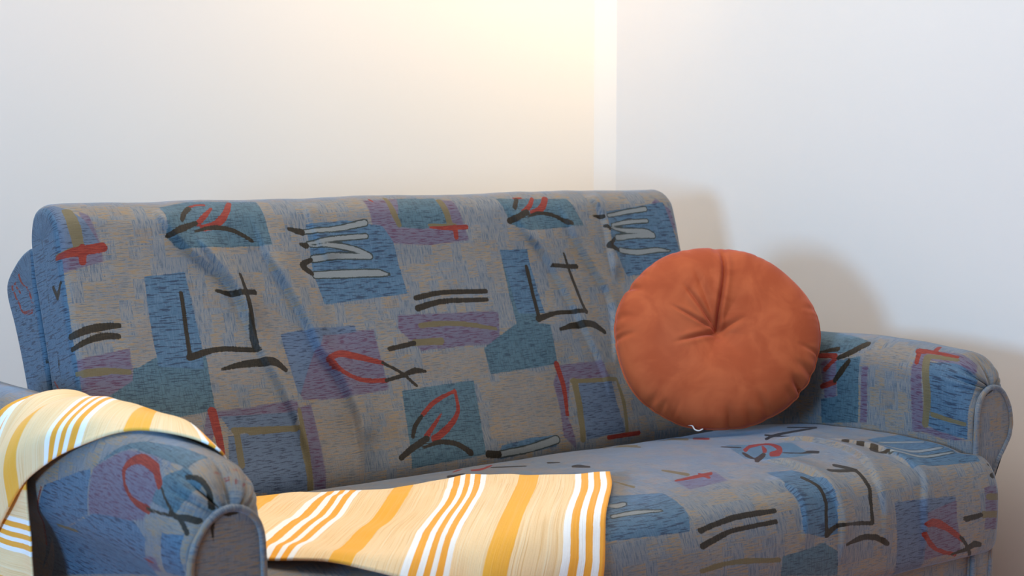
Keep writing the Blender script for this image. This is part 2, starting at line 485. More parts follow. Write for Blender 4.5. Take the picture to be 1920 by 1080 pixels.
CLS = dict(dark=0, red=1, tan=2, white=3, blue=4, teal=5, purple=6, navy=7, cream=8)
MOTIFS = {
    'back': [
        ('blue', 'p', [0], [[-1, -1], [1.054, -1], [1.058, 4], [-1, 4]]),  # whole left end face tinted blue to carry the cool window light
        ('navy', 'p', [0.0], [[1.0484, 0.6733], [1.0789, 0.6382], [1.101, 0.6123], [1.1246, 0.5645], [1.0857, 0.5643], [1.0423, 0.5499], [1.0213, 0.5808]]),
        ('purple', 'p', [0.0], [[1.0989, 0.6291], [1.1116, 0.6191], [1.1251, 0.5658], [1.1248, 0.5383], [1.0516, 0.5227], [1.041, 0.5456], [1.0921, 0.5644]]),
        ('teal', 'p', [0.0], [[1.2453, 0.6351], [1.3066, 0.6517], [1.4373, 0.6471], [1.4094, 0.5523], [1.2651, 0.5521], [1.2432, 0.5742]]),
        ('teal', 'p', [0.0], [[1.3287, 0.6383], [1.4338, 0.6395], [1.4375, 0.5518], [1.2809, 0.5524], [1.2528, 0.559]]),
        ('purple', 'p', [0.0], [[1.3069, 0.6378], [1.4023, 0.6383], [1.3872, 0.5871], [1.335, 0.5897], [1.3037, 0.6028]]),
        ('blue', 'p', [0.0], [[1.1938, 0.5096], [1.2685, 0.5141], [1.2778, 0.3861], [1.2739, 0.3447], [1.194, 0.3561], [1.1913, 0.4298]]),
        ('teal', 'p', [0.0], [[1.1945, 0.373], [1.2814, 0.3694], [1.2811, 0.29], [1.1534, 0.303], [1.1563, 0.3566]]),
        ('teal', 'p', [0.0], [[1.1491, 0.3567], [1.2821, 0.3643], [1.2813, 0.2733], [1.1816, 0.2639], [1.0863, 0.2762], [1.0893, 0.3094], [1.1444, 0.3365]]),
        ('cream', 'p', [0.0], [[1.1971, 0.447], [1.1919, 0.3633], [1.1566, 0.3574], [1.1652, 0.4297]]),
        ('purple', 'p', [0.0], [[1.0521, 0.3787], [1.1487, 0.391], [1.1463, 0.3597], [1.1375, 0.3316], [1.052, 0.3408]]),
        ('purple', 'p', [0.0], [[1.056, 0.3634], [1.1495, 0.3634], [1.1438, 0.3319], [1.0893, 0.3094], [1.055, 0.3124]]),
        ('blue', 'p', [0.0], [[1.5151, 0.5877], [1.602, 0.5931], [1.6765, 0.5795], [1.6942, 0.5486], [1.7066, 0.4502], [1.5274, 0.44], [1.5151, 0.4977]]),
        ('cream', 'p', [0.0], [[1.3731, 0.4698], [1.4764, 0.3989], [1.4279, 0.3889], [1.3713, 0.309], [1.2743, 0.3185], [1.2836, 0.3659], [1.3861, 0.3784]]),
        ('purple', 'p', [0.0], [[1.6533, 0.6358], [1.7774, 0.6421], [1.7452, 0.5427], [1.6827, 0.5467], [1.6555, 0.5803]]),
        ('purple', 'p', [0.0], [[1.7363, 0.6354], [1.8516, 0.6314], [1.8674, 0.5456], [1.7752, 0.5397], [1.6999, 0.5447]]),
        ('teal', 'p', [0.0], [[1.7321, 0.6425], [1.8162, 0.641], [1.823, 0.5779], [1.768, 0.571], [1.7062, 0.5765]]),
        ('navy', 'p', [0.0], [[1.429, 0.3922], [1.4442, 0.3958], [1.5824, 0.3988], [1.5829, 0.386], [1.5053, 0.3827], [1.4421, 0.2807], [1.4372, 0.2888]]),
        ('purple', 'p', [0.0], [[1.4578, 0.3885], [1.6202, 0.3881], [1.6265, 0.2764], [1.5402, 0.2676], [1.4421, 0.2807]]),
        ('purple', 'p', [0.0], [[1.4601, 0.3858], [1.6136, 0.385], [1.6251, 0.2756], [1.5342, 0.2677], [1.444, 0.2729]]),
        ('purple', 'p', [0.0], [[1.7012, 0.4014], [1.9054, 0.402], [1.8938, 0.3404], [1.7867, 0.3435], [1.7106, 0.3691]]),
        ('cream', 'p', [0.0], [[1.4616, 0.2683], [1.5502, 0.2702], [1.5438, 0.1875], [1.5349, 0.1133], [1.455, 0.1145]]),
        ('cream', 'p', [0.0], [[1.7109, 0.3337], [1.8536, 0.3365], [1.8537, 0.2854], [1.7484, 0.2798], [1.7077, 0.2868]]),
        ('teal', 'p', [0.0], [[1.6534, 0.2706], [1.815, 0.2756], [1.8005, 0.1332], [1.6371, 0.1268]]),
        ('purple', 'p', [0.0], [[1.6927, 0.2559], [1.7655, 0.2576], [1.7687, 0.1972], [1.7586, 0.162], [1.6874, 0.168]]),
        ('teal', 'p', [0.0], [[1.9377, 0.5235], [2.0054, 0.5226], [1.9959, 0.3733], [2.0244, 0.3697], [2.0213, 0.289], [1.8581, 0.2833], [1.8552, 0.335], [1.9435, 0.377]]),
        ('blue', 'p', [0.0], [[1.9377, 0.5235], [2.0028, 0.5224], [2.0185, 0.3923], [1.9538, 0.3958]]),
        ('teal', 'p', [0.0], [[1.9574, 0.6325], [2.13, 0.623], [2.1537, 0.5637], [2.0089, 0.5583], [1.9736, 0.5739]]),
        ('cream', 'p', [0.0], [[2.027, 0.6185], [2.0762, 0.6189], [2.0768, 0.5978], [2.0166, 0.5919]]),
        ('blue', 'p', [0.0], [[2.217, 0.5906], [2.3395, 0.6042], [2.3867, 0.6091], [2.4113, 0.496], [2.387, 0.4621], [2.2497, 0.4551], [2.2171, 0.5202]]),
        ('purple', 'p', [0.0], [[2.3702, 0.6191], [2.4033, 0.5901], [2.4102, 0.5425], [2.3739, 0.5648], [2.3511, 0.6037]]),
        ('purple', 'p', [0.0], [[1.6781, 0.4111], [1.897, 0.4043], [1.8925, 0.3432], [1.714, 0.3409], [1.672, 0.3854]]),
        ('cream', 'p', [0.0], [[1.8806, 0.2743], [2.0149, 0.2796], [2.0015, 0.1485], [1.8375, 0.154], [1.8358, 0.2227]]),
        ('purple', 'p', [0.0], [[2.0251, 0.2868], [2.1241, 0.2868], [2.1367, 0.2477], [2.0407, 0.257], [2.0114, 0.1842], [2.0183, 0.117], [1.9884, 0.1464], [1.9983, 0.1996], [1.9988, 0.254]]),
        ('navy', 'p', [0.0], [[2.0594, 0.2478], [2.1399, 0.2443], [2.1429, 0.1393], [2.0441, 0.1334], [2.0472, 0.2004]]),
        ('blue', 'p', [0.0], [[1.8389, 0.145], [1.9093, 0.1523], [1.9732, 0.1518], [1.9694, 0.1295], [1.8326, 0.1198]]),
        ('purple', 'p', [0.0], [[1.3575, 0.2732], [1.422, 0.2732], [1.4316, 0.2513], [1.349, 0.2379]]),
        ('navy', 'p', [0.0], [[1.2933, 0.2263], [1.4247, 0.2286], [1.4293, 0.1144], [1.3228, 0.1238], [1.2769, 0.1415]]),
        ('purple', 'p', [0.0], [[1.4315, 0.2579], [1.4609, 0.2646], [1.46, 0.1104], [1.4378, 0.1099], [1.4286, 0.194]]),
        ('navy', 'p', [0.0], [[1.2869, 0.2613], [1.426, 0.2538], [1.4194, 0.225], [1.3, 0.235]]),
        ('navy', 'p', [0.0], [[1.3195, 0.2256], [1.4277, 0.2232], [1.4062, 0.1088], [1.3448, 0.1175], [1.3328, 0.1513], [1.3126, 0.1749]]),
        ('purple', 'p', [0.0], [[1.2653, 0.2707], [1.4312, 0.2711], [1.4297, 0.2492], [1.2816, 0.2581], [1.2525, 0.2001], [1.2422, 0.2192]]),
        ('tan', 's', [0.0191, 0.0229, 0.0191], [[1.0796, 0.6287], [1.0833, 0.596], [1.0858, 0.5653]]),
        ('tan', 's', [0.0048, 0.0133], [[1.0438, 0.5527], [1.092, 0.562]]),
        ('red', 's', [0.0076, 0.0153, 0.0172], [[1.0416, 0.5487], [1.0786, 0.556], [1.1268, 0.5622]]),
        ('red', 's', [0.0152, 0.0133], [[1.0919, 0.5612], [1.0892, 0.5398]]),
        ('dark', 's', [0.0114, 0.0142, 0.0085], [[1.0517, 0.418], [1.0858, 0.4274], [1.1118, 0.43], [1.1369, 0.4301]]),
        ('dark', 's', [0.0076, 0.0123, 0.0104], [[1.0505, 0.3972], [1.086, 0.4105], [1.1139, 0.4142], [1.1327, 0.4122]]),
        ('dark', 's', [0.0096, 0.0096], [[1.0156, 0.507], [1.0269, 0.4884]]),
        ('dark', 's', [0.0086, 0.0057], [[1.0256, 0.4883], [1.0452, 0.5077]]),
        ('dark', 's', [0.0019, 0.0019], [[1.0236, 0.8849], [1.0032, 0.8853], [1.0125, 0.8998]]),
        ('tan', 's', [0.0085, 0.0113, 0.0094], [[1.0518, 0.3566], [1.0911, 0.3576], [1.1413, 0.3516]]),
        ('tan', 's', [0.0094, 0.0094], [[1.0621, 0.3535], [1.1046, 0.3542]]),
        ('dark', 's', [0.0088, 0.0127, 0.0078], [[1.2455, 0.577], [1.2716, 0.5875], [1.3006, 0.597]]),
        ('dark', 's', [0.0079, 0.0108], [[1.2744, 0.6026], [1.2842, 0.6165], [1.2973, 0.6283]]),
        ('red', 's', [0.005, 0.006], [[1.2945, 0.6295], [1.3126, 0.6358], [1.3293, 0.6358]]),
        ('red', 's', [0.0089, 0.0099, 0.005], [[1.3025, 0.5957], [1.3199, 0.6093], [1.3386, 0.6257]]),
        ('red', 's', [0.0129, 0.0139, 0.009], [[1.3136, 0.5877], [1.3391, 0.5939], [1.361, 0.6123], [1.3809, 0.6415]]),
        ('dark', 's', [0.004, 0.0089, 0.0079, 0.0069], [[1.2942, 0.5809], [1.3232, 0.5878], [1.3608, 0.5843], [1.3855, 0.5731], [1.403, 0.5617]]),
        ('dark', 's', [0.0068, 0.0078, 0.0078], [[1.2555, 0.4787], [1.255, 0.4399], [1.2527, 0.3722]]),
        ('dark', 's', [0.0136, 0.0097, 0.0088], [[1.2522, 0.3669], [1.3033, 0.376], [1.3779, 0.3689]]),
        ('dark', 's', [0.0079, 0.0099, 0.0089], [[1.3641, 0.5007], [1.3684, 0.4598], [1.3712, 0.4211], [1.3743, 0.369]]),
        ('dark', 's', [0.0059, 0.0108, 0.0099], [[1.3201, 0.4784], [1.3491, 0.4694], [1.3901, 0.4693]]),
        ('dark', 's', [0.0049, 0.0128, 0.0157, 0.0098], [[1.3069, 0.3414], [1.3492, 0.3464], [1.4021, 0.3433], [1.4219, 0.3284]]),
        ('white', 's', [0.0062, 0.0082, 0.0113], [[1.5084, 0.5742], [1.5733, 0.5772], [1.6396, 0.5869]]),
        ('white', 's', [0.0051, 0.0082, 0.0082], [[1.5118, 0.552], [1.5664, 0.559], [1.6372, 0.5617]]),
        ('white', 's', [0.0031, 0.0093, 0.0093, 0.0062], [[1.5176, 0.5483], [1.5726, 0.5458], [1.6137, 0.5367], [1.6409, 0.5254]]),
        ('white', 's', [0.0113, 0.0103, 0.0082], [[1.5194, 0.5244], [1.5736, 0.5273], [1.6403, 0.5231]]),
        ('white', 's', [0.0113, 0.0134, 0.0124, 0.0021], [[1.5185, 0.4948], [1.585, 0.4939], [1.6525, 0.4917], [1.6752, 0.488]]),
        ('dark', 's', [0.0071, 0.0132], [[1.4796, 0.581], [1.5046, 0.5737]]),
        ('dark', 's', [0.0041, 0.0122], [[1.4959, 0.5526], [1.5083, 0.5486]]),
        ('dark', 's', [0.0081, 0.0142, 0.0081], [[1.5148, 0.5231], [1.4957, 0.5134], [1.5126, 0.4967]]),
        ('tan', 's', [0.0085, 0.0137, 0.0106], [[1.7061, 0.6436], [1.7065, 0.6056], [1.7138, 0.5804]]),
        ('red', 's', [0.0053, 0.0053], [[1.6685, 0.6388], [1.6723, 0.632]]),
        ('tan', 's', [0.0151, 0.014, 0.0129], [[1.8226, 0.6286], [1.8262, 0.6007], [1.8295, 0.5778]]),
        ('tan', 's', [0.0054, 0.0086], [[1.7807, 0.5778], [1.8412, 0.5751]]),
        ('red', 's', [0.0043, 0.0086, 0.0097], [[1.7815, 0.5737], [1.8221, 0.5707], [1.8668, 0.5717]]),
        ('red', 's', [0.0108, 0.0108], [[1.8393, 0.5716], [1.8387, 0.5523]]),
        ('dark', 's', [0.0106, 0.0096, 0.0096], [[1.7234, 0.4405], [1.7781, 0.4471], [1.886, 0.444]]),
        ('dark', 's', [0.0127, 0.0106, 0.0085], [[1.7235, 0.421], [1.7745, 0.4299], [1.884, 0.4278]]),
        ('tan', 's', [0.0106, 0.0106, 0.0096, 0.0064], [[1.7228, 0.3881], [1.7783, 0.3885], [1.8321, 0.3823], [1.8925, 0.3695]]),
        ('tan', 's', [0.0125, 0.0136], [[1.7014, 0.3568], [1.7622, 0.3564]]),
        ('dark', 's', [0.0093, 0.0093], [[1.6457, 0.3496], [1.7014, 0.3562]]),
        ('tan', 's', [0.0105, 0.0125], [[1.7041, 0.3572], [1.761, 0.3544]]),
        ('red', 's', [0.0091, 0.0142, 0.0132, 0.0081], [[1.5079, 0.3411], [1.5375, 0.3475], [1.5733, 0.3405], [1.6269, 0.3244]]),
        ('red', 's', [0.0091, 0.0091, 0.0091, 0.0081], [[1.5087, 0.3409], [1.5272, 0.3154], [1.5654, 0.2984], [1.6272, 0.2923]]),
        ('dark', 's', [0.0062, 0.0062, 0.0062], [[1.6248, 0.3257], [1.6624, 0.3021], [1.6874, 0.2766]]),
        ('dark', 's', [0.0072, 0.0072, 0.0124, 0.0052], [[1.6247, 0.2922], [1.6616, 0.2983], [1.6916, 0.305], [1.7138, 0.302]]),
        ('red', 's', [0.0083, 0.0093, 0.0062], [[1.6839, 0.2216], [1.716, 0.2425], [1.7671, 0.2597]]),
        ('red', 's', [0.0062, 0.0083, 0.0125, 0.0145], [[1.7671, 0.2597], [1.7613, 0.2196], [1.7299, 0.1908], [1.6971, 0.1741]]),
        ('red', 's', [0.0103, 0.0082, 0.0041], [[1.681, 0.181], [1.7041, 0.2005], [1.7239, 0.2187]]),
        ('dark', 's', [0.0072, 0.0092, 0.0082], [[1.6822, 0.2196], [1.6632, 0.2026], [1.6526, 0.1841]]),
        ('dark', 's', [0.0102, 0.0122, 0.0122], [[1.617, 0.1484], [1.6436, 0.162], [1.6814, 0.1775]]),
        ('dark', 's', [0.0052, 0.0093, 0.0103, 0.0124], [[1.6694, 0.1612], [1.7071, 0.1677], [1.7416, 0.1592], [1.7674, 0.14]]),
        ('dark', 's', [0.0133, 0.0133, 0.0122], [[1.9729, 0.5802], [1.9958, 0.5877], [2.0178, 0.5964]]),
        ('dark', 's', [0.01, 0.0089], [[1.9899, 0.6057], [2.0077, 0.6282]]),
        ('red', 's', [0.0056, 0.0056], [[2.0024, 0.6317], [2.0207, 0.6318]]),
        ('red', 's', [0.0101, 0.0101, 0.0078], [[2.0081, 0.5965], [2.0305, 0.6102], [2.0468, 0.6288]]),
        ('red', 's', [0.0101, 0.0146, 0.0124], [[2.0302, 0.5944], [2.0567, 0.6031], [2.0794, 0.6282]]),
        ('dark', 's', [0.0045, 0.0079, 0.0079, 0.009], [[2.0177, 0.5866], [2.0469, 0.5934], [2.0846, 0.5865], [2.1176, 0.568]]),
        ('dark', 's', [0.0088, 0.0088, 0.0088], [[1.9959, 0.4879], [1.9989, 0.4462], [2.0016, 0.383]]),
        ('dark', 's', [0.0133, 0.0089, 0.0089], [[1.9986, 0.3821], [2.0457, 0.3908], [2.1175, 0.3884]]),
        ('dark', 's', [0.0056, 0.009, 0.009], [[2.0929, 0.5093], [2.1019, 0.4524], [2.1143, 0.3858]]),
        ('dark', 's', [0.0079, 0.0101], [[2.0533, 0.4848], [2.1203, 0.4815]]),
        ('dark', 's', [0.0067, 0.0135, 0.0157, 0.0101], [[2.0467, 0.3571], [2.0825, 0.3626], [2.1322, 0.358], [2.1565, 0.3443]]),
        ('white', 's', [0.0059, 0.0082, 0.0094], [[2.2206, 0.5816], [2.2753, 0.5895], [2.3312, 0.5945]]),
        ('white', 's', [0.0047, 0.0082, 0.007], [[2.2261, 0.5614], [2.2749, 0.5679], [2.3297, 0.5689]]),
        ('white', 's', [0.0035, 0.0094, 0.0106, 0.007], [[2.2224, 0.556], [2.277, 0.5496], [2.3255, 0.5458], [2.3424, 0.5385]]),
        ('white', 's', [0.0117, 0.0094, 0.0082], [[2.2362, 0.5356], [2.2847, 0.5386], [2.342, 0.5361]]),
        ('white', 's', [0.0094, 0.0106, 0.0094, 0.0024], [[2.2418, 0.5097], [2.2876, 0.5039], [2.3428, 0.5061], [2.3791, 0.503]]),
        ('dark', 's', [0.0046, 0.0092], [[2.188, 0.5845], [2.2068, 0.5802]]),
        ('dark', 's', [0.0058, 0.0081], [[2.2102, 0.5617], [2.2173, 0.5552]]),
        ('dark', 's', [0.0081, 0.0116, 0.0081], [[2.2258, 0.533], [2.2141, 0.5203], [2.2334, 0.5098]]),
        ('red', 's', [0.0132, 0.011, 0.0077], [[2.0178, 0.2891], [2.0209, 0.2447], [2.012, 0.1875]]),
        ('tan', 's', [0.0089, 0.0089], [[2.0437, 0.2517], [2.1499, 0.2455]]),
        ('tan', 's', [0.0143, 0.0154, 0.0132], [[2.05, 0.2515], [2.046, 0.2008], [2.0348, 0.1353]]),
        ('tan', 's', [0.0067, 0.009, 0.009], [[2.1549, 0.2458], [2.1586, 0.1965], [2.1463, 0.1359]]),
        ('dark', 's', [0.0147, 0.0137], [[1.807, 0.1333], [1.8317, 0.1295]]),
        ('white', 's', [0.0107, 0.0128, 0.0139], [[1.8353, 0.13], [1.9021, 0.1325], [1.9703, 0.1422]]),
        ('red', 's', [0.0089, 0.0089], [[2.0981, 0.1322], [2.1778, 0.1326]]),
        ('red', 's', [0.0163, 0.0154, 0.0115], [[1.2743, 0.2711], [1.2758, 0.234], [1.2753, 0.1939]]),
        ('tan', 's', [0.0107, 0.0107], [[1.3063, 0.2351], [1.4194, 0.225]]),
        ('tan', 's', [0.0125, 0.0125], [[1.3113, 0.2338], [1.3064, 0.1742]]),
        ('tan', 's', [0.0079, 0.0098, 0.0118], [[1.4311, 0.2547], [1.4286, 0.194], [1.4293, 0.1144]]),
        ('tan', 's', [0.0098, 0.0098], [[1.3363, 0.228], [1.4184, 0.2258]]),
        ('dark', 's', [0.0019, 0.0019, 0.0019], [[0.9972, 0.3987], [0.9894, 0.3694], [1.0098, 1.0355]]),
        ('red', 's', [0.0048, 0.0058], [[1.0338, 1.015], [1.0136, 1.037]]),
        ('dark', 's', [0.0048, 0.0086, 0.0048], [[1.0141, 0.508], [1.0291, 0.4909], [1.0476, 0.5104]]),
    ],
    'rear': [
        ('blue', 'p', [0], [[-1, -1], [4, -1], [4, 4], [-1, 4]]),
        ('red', 's', [0.007, 0.007, 0.008, 0.007], [[1.0306, 0.6193], [0.9643, 0.556], [0.9529, 0.5156], [0.9608, 0.4999]]),
        ('red', 's', [0.0081, 0.0081, 0.0081], [[1.0328, 0.5714], [1.0143, 0.531], [1.0047, 0.5012]]),
        ('red', 's', [0.008, 0.008], [[1.0047, 0.5012], [0.9612, 0.4993]]),
        ('red', 's', [0.0061, 0.0071], [[1.026, 0.5882], [0.9925, 0.5407]]),
        ('dark', 's', [0.0079, 0.0079], [[1.0587, 0.9005], [1.0674, 0.9014]]),
        ('dark', 's', [0.003, 0.005, 0.003], [[1.0272, 0.5244], [1.0369, 0.5003], [1.0514, 0.48]]),
    ],
    'seat': [
        ('tan', 'p', [0.0031, 0.0042], [[2.0139, 0.6648], [2.0616, 0.675], [2.0665, 0.6362], [2.063, 0.591], [2.0833, 0.6093], [2.1, 0.6286], [2.1255, 0.7014], [2.0616, 0.675], [2.0139, 0.6648], [2.0139, 0.6648]]),
        ('red', 'p', [0.0042, 0.0042], [[2.0873, 0.602], [2.0894, 0.5895], [2.0907, 0.5778], [2.0936, 0.5672], [2.105, 0.5775], [2.1171, 0.5909], [2.1175, 0.6051], [2.1212, 0.6227], [2.1273, 0.6433], [2.1014, 0.6191]]),
        ('tan', 'p', [0.0041, 0.0031], [[1.9774, 0.7282], [1.9472, 0.6601], [1.9541, 0.6362], [1.9608, 0.6124], [1.9718, 0.625], [1.9846, 0.6395], [1.9859, 0.6741], [1.9594, 0.675], [1.9253, 0.6682], [1.9219, 0.6648]]),
        ('dark', 'p', [0.0053, 0.0053, 0.0032], [[2.1443, 0.4732], [2.1551, 0.4799], [2.169, 0.4892], [2.1852, 0.4958], [2.2028, 0.4999], [2.2274, 0.5026], [2.2603, 0.5032], [2.2954, 0.503], [2.3291, 0.5037], [2.3455, 0.5127], [2.3558, 0.5199], [2.3253, 0.5206], [2.2827, 0.5217], [2.2474, 0.5209], [2.2232, 0.5205], [2.2058, 0.517], [2.1892, 0.5104], [2.1758, 0.5035], [2.1663, 0.4991], [2.1517, 0.4835]]),
        ('dark', 'p', [0.0031, 0.0031], [[2.1888, 0.5209], [2.1901, 0.5028], [2.1926, 0.4832], [2.1953, 0.4653], [2.2021, 0.4701], [2.2087, 0.4772], [2.2064, 0.4965], [2.2039, 0.5145], [2.2024, 0.5337], [2.1953, 0.528]]),
        ('dark', 'p', [0.0022, 0.0022], [[2.2946, 0.5573], [2.309, 0.5415], [2.3225, 0.5245], [2.3385, 0.5093], [2.3464, 0.5139], [2.3555, 0.5196], [2.3396, 0.5347], [2.3282, 0.5533], [2.3116, 0.5677], [2.3019, 0.5636]]),
        ('red', 'p', [0.009, 0.006, 0.003, 0.004, 0.01, 0.0129, 0.008], [[2.0288, 0.4078], [2.0357, 0.4143], [2.0454, 0.4211], [2.0535, 0.4282], [2.0631, 0.4347], [2.0731, 0.4381], [2.0834, 0.4393], [2.0933, 0.4415], [2.1006, 0.4417], [2.1044, 0.439], [2.1076, 0.4359], [2.1084, 0.4327], [2.1079, 0.428], [2.1018, 0.4173], [2.094, 0.4046], [2.0858, 0.3924], [2.0796, 0.3849], [2.0796, 0.3868], [2.081, 0.3883], [2.0825, 0.3899], [2.0833, 0.3908], [2.0772, 0.3875], [2.0702, 0.3847], [2.0634, 0.3841], [2.0576, 0.3819], [2.0419, 0.3683], [2.0293, 0.3536], [2.0299, 0.3507], [2.0332, 0.3475], [2.0386, 0.3461], [2.0458, 0.347], [2.06, 0.357], [2.076, 0.3698], [2.094, 0.3872], [2.1104, 0.4045], [2.1171, 0.4157], [2.1215, 0.4258], [2.1244, 0.4355], [2.1245, 0.442], [2.1243, 0.4462], [2.1215, 0.4495], [2.1176, 0.4521], [2.1117, 0.4529], [2.1076, 0.456], [2.1011, 0.4589], [2.094, 0.4595], [2.0865, 0.4588], [2.0743, 0.4531], [2.0627, 0.4453], [2.0525, 0.4382], [2.0463, 0.4348], [2.0286, 0.4143]]),
        ('red', 'p', [0.005, 0.0089], [[2.0897, 0.4329], [2.0731, 0.4151], [2.0569, 0.3982], [2.0433, 0.3837], [2.0464, 0.3803], [2.0639, 0.3938], [2.0765, 0.408], [2.0895, 0.4242], [2.1022, 0.4401], [2.1009, 0.4425]]),
        ('dark', 'p', [0.0077, 0.0106], [[2.0464, 0.3874], [2.0297, 0.3776], [2.0126, 0.3675], [1.9956, 0.3574], [1.972, 0.3338], [1.9683, 0.3227], [1.9883, 0.3363], [2.0073, 0.3483], [2.0268, 0.3615], [2.0436, 0.3784]]),
        ('dark', 'p', [0.0039, 0.0058, 0.0029], [[2.0153, 0.4052], [2.0115, 0.4006], [2.0056, 0.3917], [1.9992, 0.3836], [1.9946, 0.3742], [1.9916, 0.3674], [1.9888, 0.3604], [1.988, 0.354], [1.9878, 0.3504], [1.9917, 0.3535], [1.998, 0.3599], [2.0014, 0.3666], [2.0056, 0.3743], [2.0115, 0.3839], [2.0156, 0.3916], [2.0188, 0.3981], [2.0224, 0.4049], [2.0259, 0.4115], [2.0287, 0.4155], [2.0232, 0.4143]]),
        ('dark', 'p', [0.002, 0.002, 0.0059, 0.0049], [[2.0663, 0.3602], [2.0694, 0.3544], [2.0735, 0.3471], [2.0797, 0.34], [2.084, 0.336], [2.0872, 0.3327], [2.0905, 0.3301], [2.0935, 0.3295], [2.0946, 0.327], [2.1001, 0.3258], [2.1042, 0.323], [2.108, 0.3201], [2.1112, 0.3193], [2.1217, 0.3268], [2.131, 0.3364], [2.1286, 0.3394], [2.1255, 0.3427], [2.1219, 0.3463], [2.1185, 0.3495], [2.1115, 0.3472], [2.1047, 0.3441], [2.0979, 0.3428], [2.0911, 0.3409], [2.0866, 0.3467], [2.0805, 0.3538], [2.0764, 0.361], [2.0731, 0.3669], [2.0697, 0.3638]]),
        ('dark', 'p', [0.002, 0.002], [[2.0356, 0.4766], [2.0401, 0.466], [2.0467, 0.4555], [2.0532, 0.4452], [2.0571, 0.4486], [2.0607, 0.4528], [2.0558, 0.4632], [2.0494, 0.4733], [2.0432, 0.4857], [2.0391, 0.4823]]),
        ('teal', 'p', [0.0], [[2.0574, 0.4888], [2.1546, 0.4214], [2.0946, 0.3198], [2.002, 0.3199], [1.9823, 0.3643]]),
        ('dark', 'p', [0.0048, 0.0057, 0.0067], [[2.0642, 0.2459], [2.0677, 0.2392], [2.074, 0.2313], [2.0814, 0.2222], [2.0864, 0.2138], [2.0841, 0.2038], [2.0814, 0.1928], [2.0801, 0.1834], [2.0802, 0.1769], [2.0844, 0.1765], [2.09, 0.1797], [2.0897, 0.1862], [2.0913, 0.1947], [2.0944, 0.2077], [2.0968, 0.2205], [2.0934, 0.2308], [2.0869, 0.2412], [2.0808, 0.251], [2.0775, 0.2579], [2.0703, 0.2523]]),
        ('dark', 'p', [0.0066, 0.0057], [[2.0286, 0.2245], [2.049, 0.2214], [2.0697, 0.2184], [2.0909, 0.2172], [2.0975, 0.221], [2.1004, 0.2251], [2.0798, 0.2285], [2.0593, 0.2318], [2.0392, 0.2352], [2.0302, 0.2304]]),
        ('dark', 'p', [0.0066, 0.0066], [[2.0804, 0.1775], [2.0726, 0.159], [2.0695, 0.1392], [2.0672, 0.1194], [2.0725, 0.118], [2.0768, 0.119], [2.0773, 0.139], [2.081, 0.1573], [2.0898, 0.1776], [2.0867, 0.1802]]),
        ('dark', 'p', [0.0093, 0.0074, 0.0065], [[1.9651, 0.1118], [1.9707, 0.1151], [1.9775, 0.119], [1.9847, 0.1227], [1.995, 0.1255], [2.0121, 0.1253], [2.0354, 0.1221], [2.0566, 0.119], [2.0724, 0.1167], [2.0742, 0.1195], [2.0731, 0.1228], [2.0571, 0.1253], [2.0358, 0.1288], [2.0122, 0.1299], [1.9926, 0.132], [1.9788, 0.1295], [1.9686, 0.1255], [1.962, 0.1216], [1.9574, 0.1187], [1.9584, 0.1131]]),
        ('dark', 'p', [0.0046, 0.0055, 0.0065], [[1.9654, 0.2255], [1.9674, 0.2185], [1.9709, 0.2108], [1.9741, 0.2014], [1.975, 0.1939], [1.9744, 0.1866], [1.9718, 0.1775], [1.9709, 0.1704], [1.9706, 0.166], [1.9745, 0.1637], [1.9784, 0.1665], [1.9786, 0.1707], [1.9804, 0.1791], [1.9821, 0.1877], [1.9846, 0.1975], [1.9821, 0.2072], [1.979, 0.2171], [1.9771, 0.2256], [1.9752, 0.2319], [1.9707, 0.2308]]),
        ('dark', 'p', [0.0064, 0.0055], [[1.9709, 0.1666], [1.9646, 0.1496], [1.961, 0.1326], [1.9582, 0.1155], [1.9618, 0.113], [1.9656, 0.1146], [1.9681, 0.1322], [1.9721, 0.1489], [1.9784, 0.1661], [1.975, 0.1672]]),
        ('dark', 'p', [0.0047, 0.0104, 0.0113, 0.0094], [[2.0044, 0.0929], [2.0115, 0.0945], [2.0218, 0.0952], [2.0322, 0.0958], [2.0422, 0.0959], [2.0502, 0.0957], [2.0601, 0.0951], [2.0695, 0.0927], [2.0769, 0.0916], [2.0839, 0.0885], [2.0911, 0.0847], [2.0985, 0.0806], [2.1041, 0.0779], [2.111, 0.0783], [2.1112, 0.0844], [2.1068, 0.086], [2.1002, 0.0916], [2.0908, 0.0959], [2.081, 0.1013], [2.0706, 0.1027], [2.0601, 0.1051], [2.0495, 0.1056], [2.0391, 0.1057], [2.0283, 0.1046], [2.0162, 0.102], [2.0082, 0.0992], [2.0016, 0.0981], [2.0016, 0.0952]]),
        ('dark', 'p', [0.0105, 0.0096, 0.0087], [[1.6988, 0.1567], [1.7117, 0.1593], [1.729, 0.1626], [1.7492, 0.1641], [1.7699, 0.1667], [1.7935, 0.1671], [1.8187, 0.1668], [1.8446, 0.1662], [1.8615, 0.1659], [1.8657, 0.1699], [1.8629, 0.1738], [1.846, 0.1742], [1.8218, 0.1763], [1.7946, 0.1765], [1.7705, 0.1764], [1.7493, 0.1738], [1.7269, 0.1709], [1.7093, 0.1673], [1.6961, 0.1664], [1.6944, 0.1608]]),
        ('dark', 'p', [0.0104, 0.0096, 0.0078], [[1.6984, 0.1331], [1.7092, 0.1363], [1.7257, 0.1401], [1.7439, 0.1455], [1.7638, 0.1491], [1.7873, 0.1496], [1.8146, 0.1497], [1.8391, 0.1495], [1.8583, 0.1494], [1.8617, 0.153], [1.8586, 0.1566], [1.8412, 0.157], [1.8149, 0.1571], [1.7871, 0.1571], [1.763, 0.1568], [1.7422, 0.1538], [1.7222, 0.1496], [1.7051, 0.1457], [1.6926, 0.1425], [1.6919, 0.1365]]),
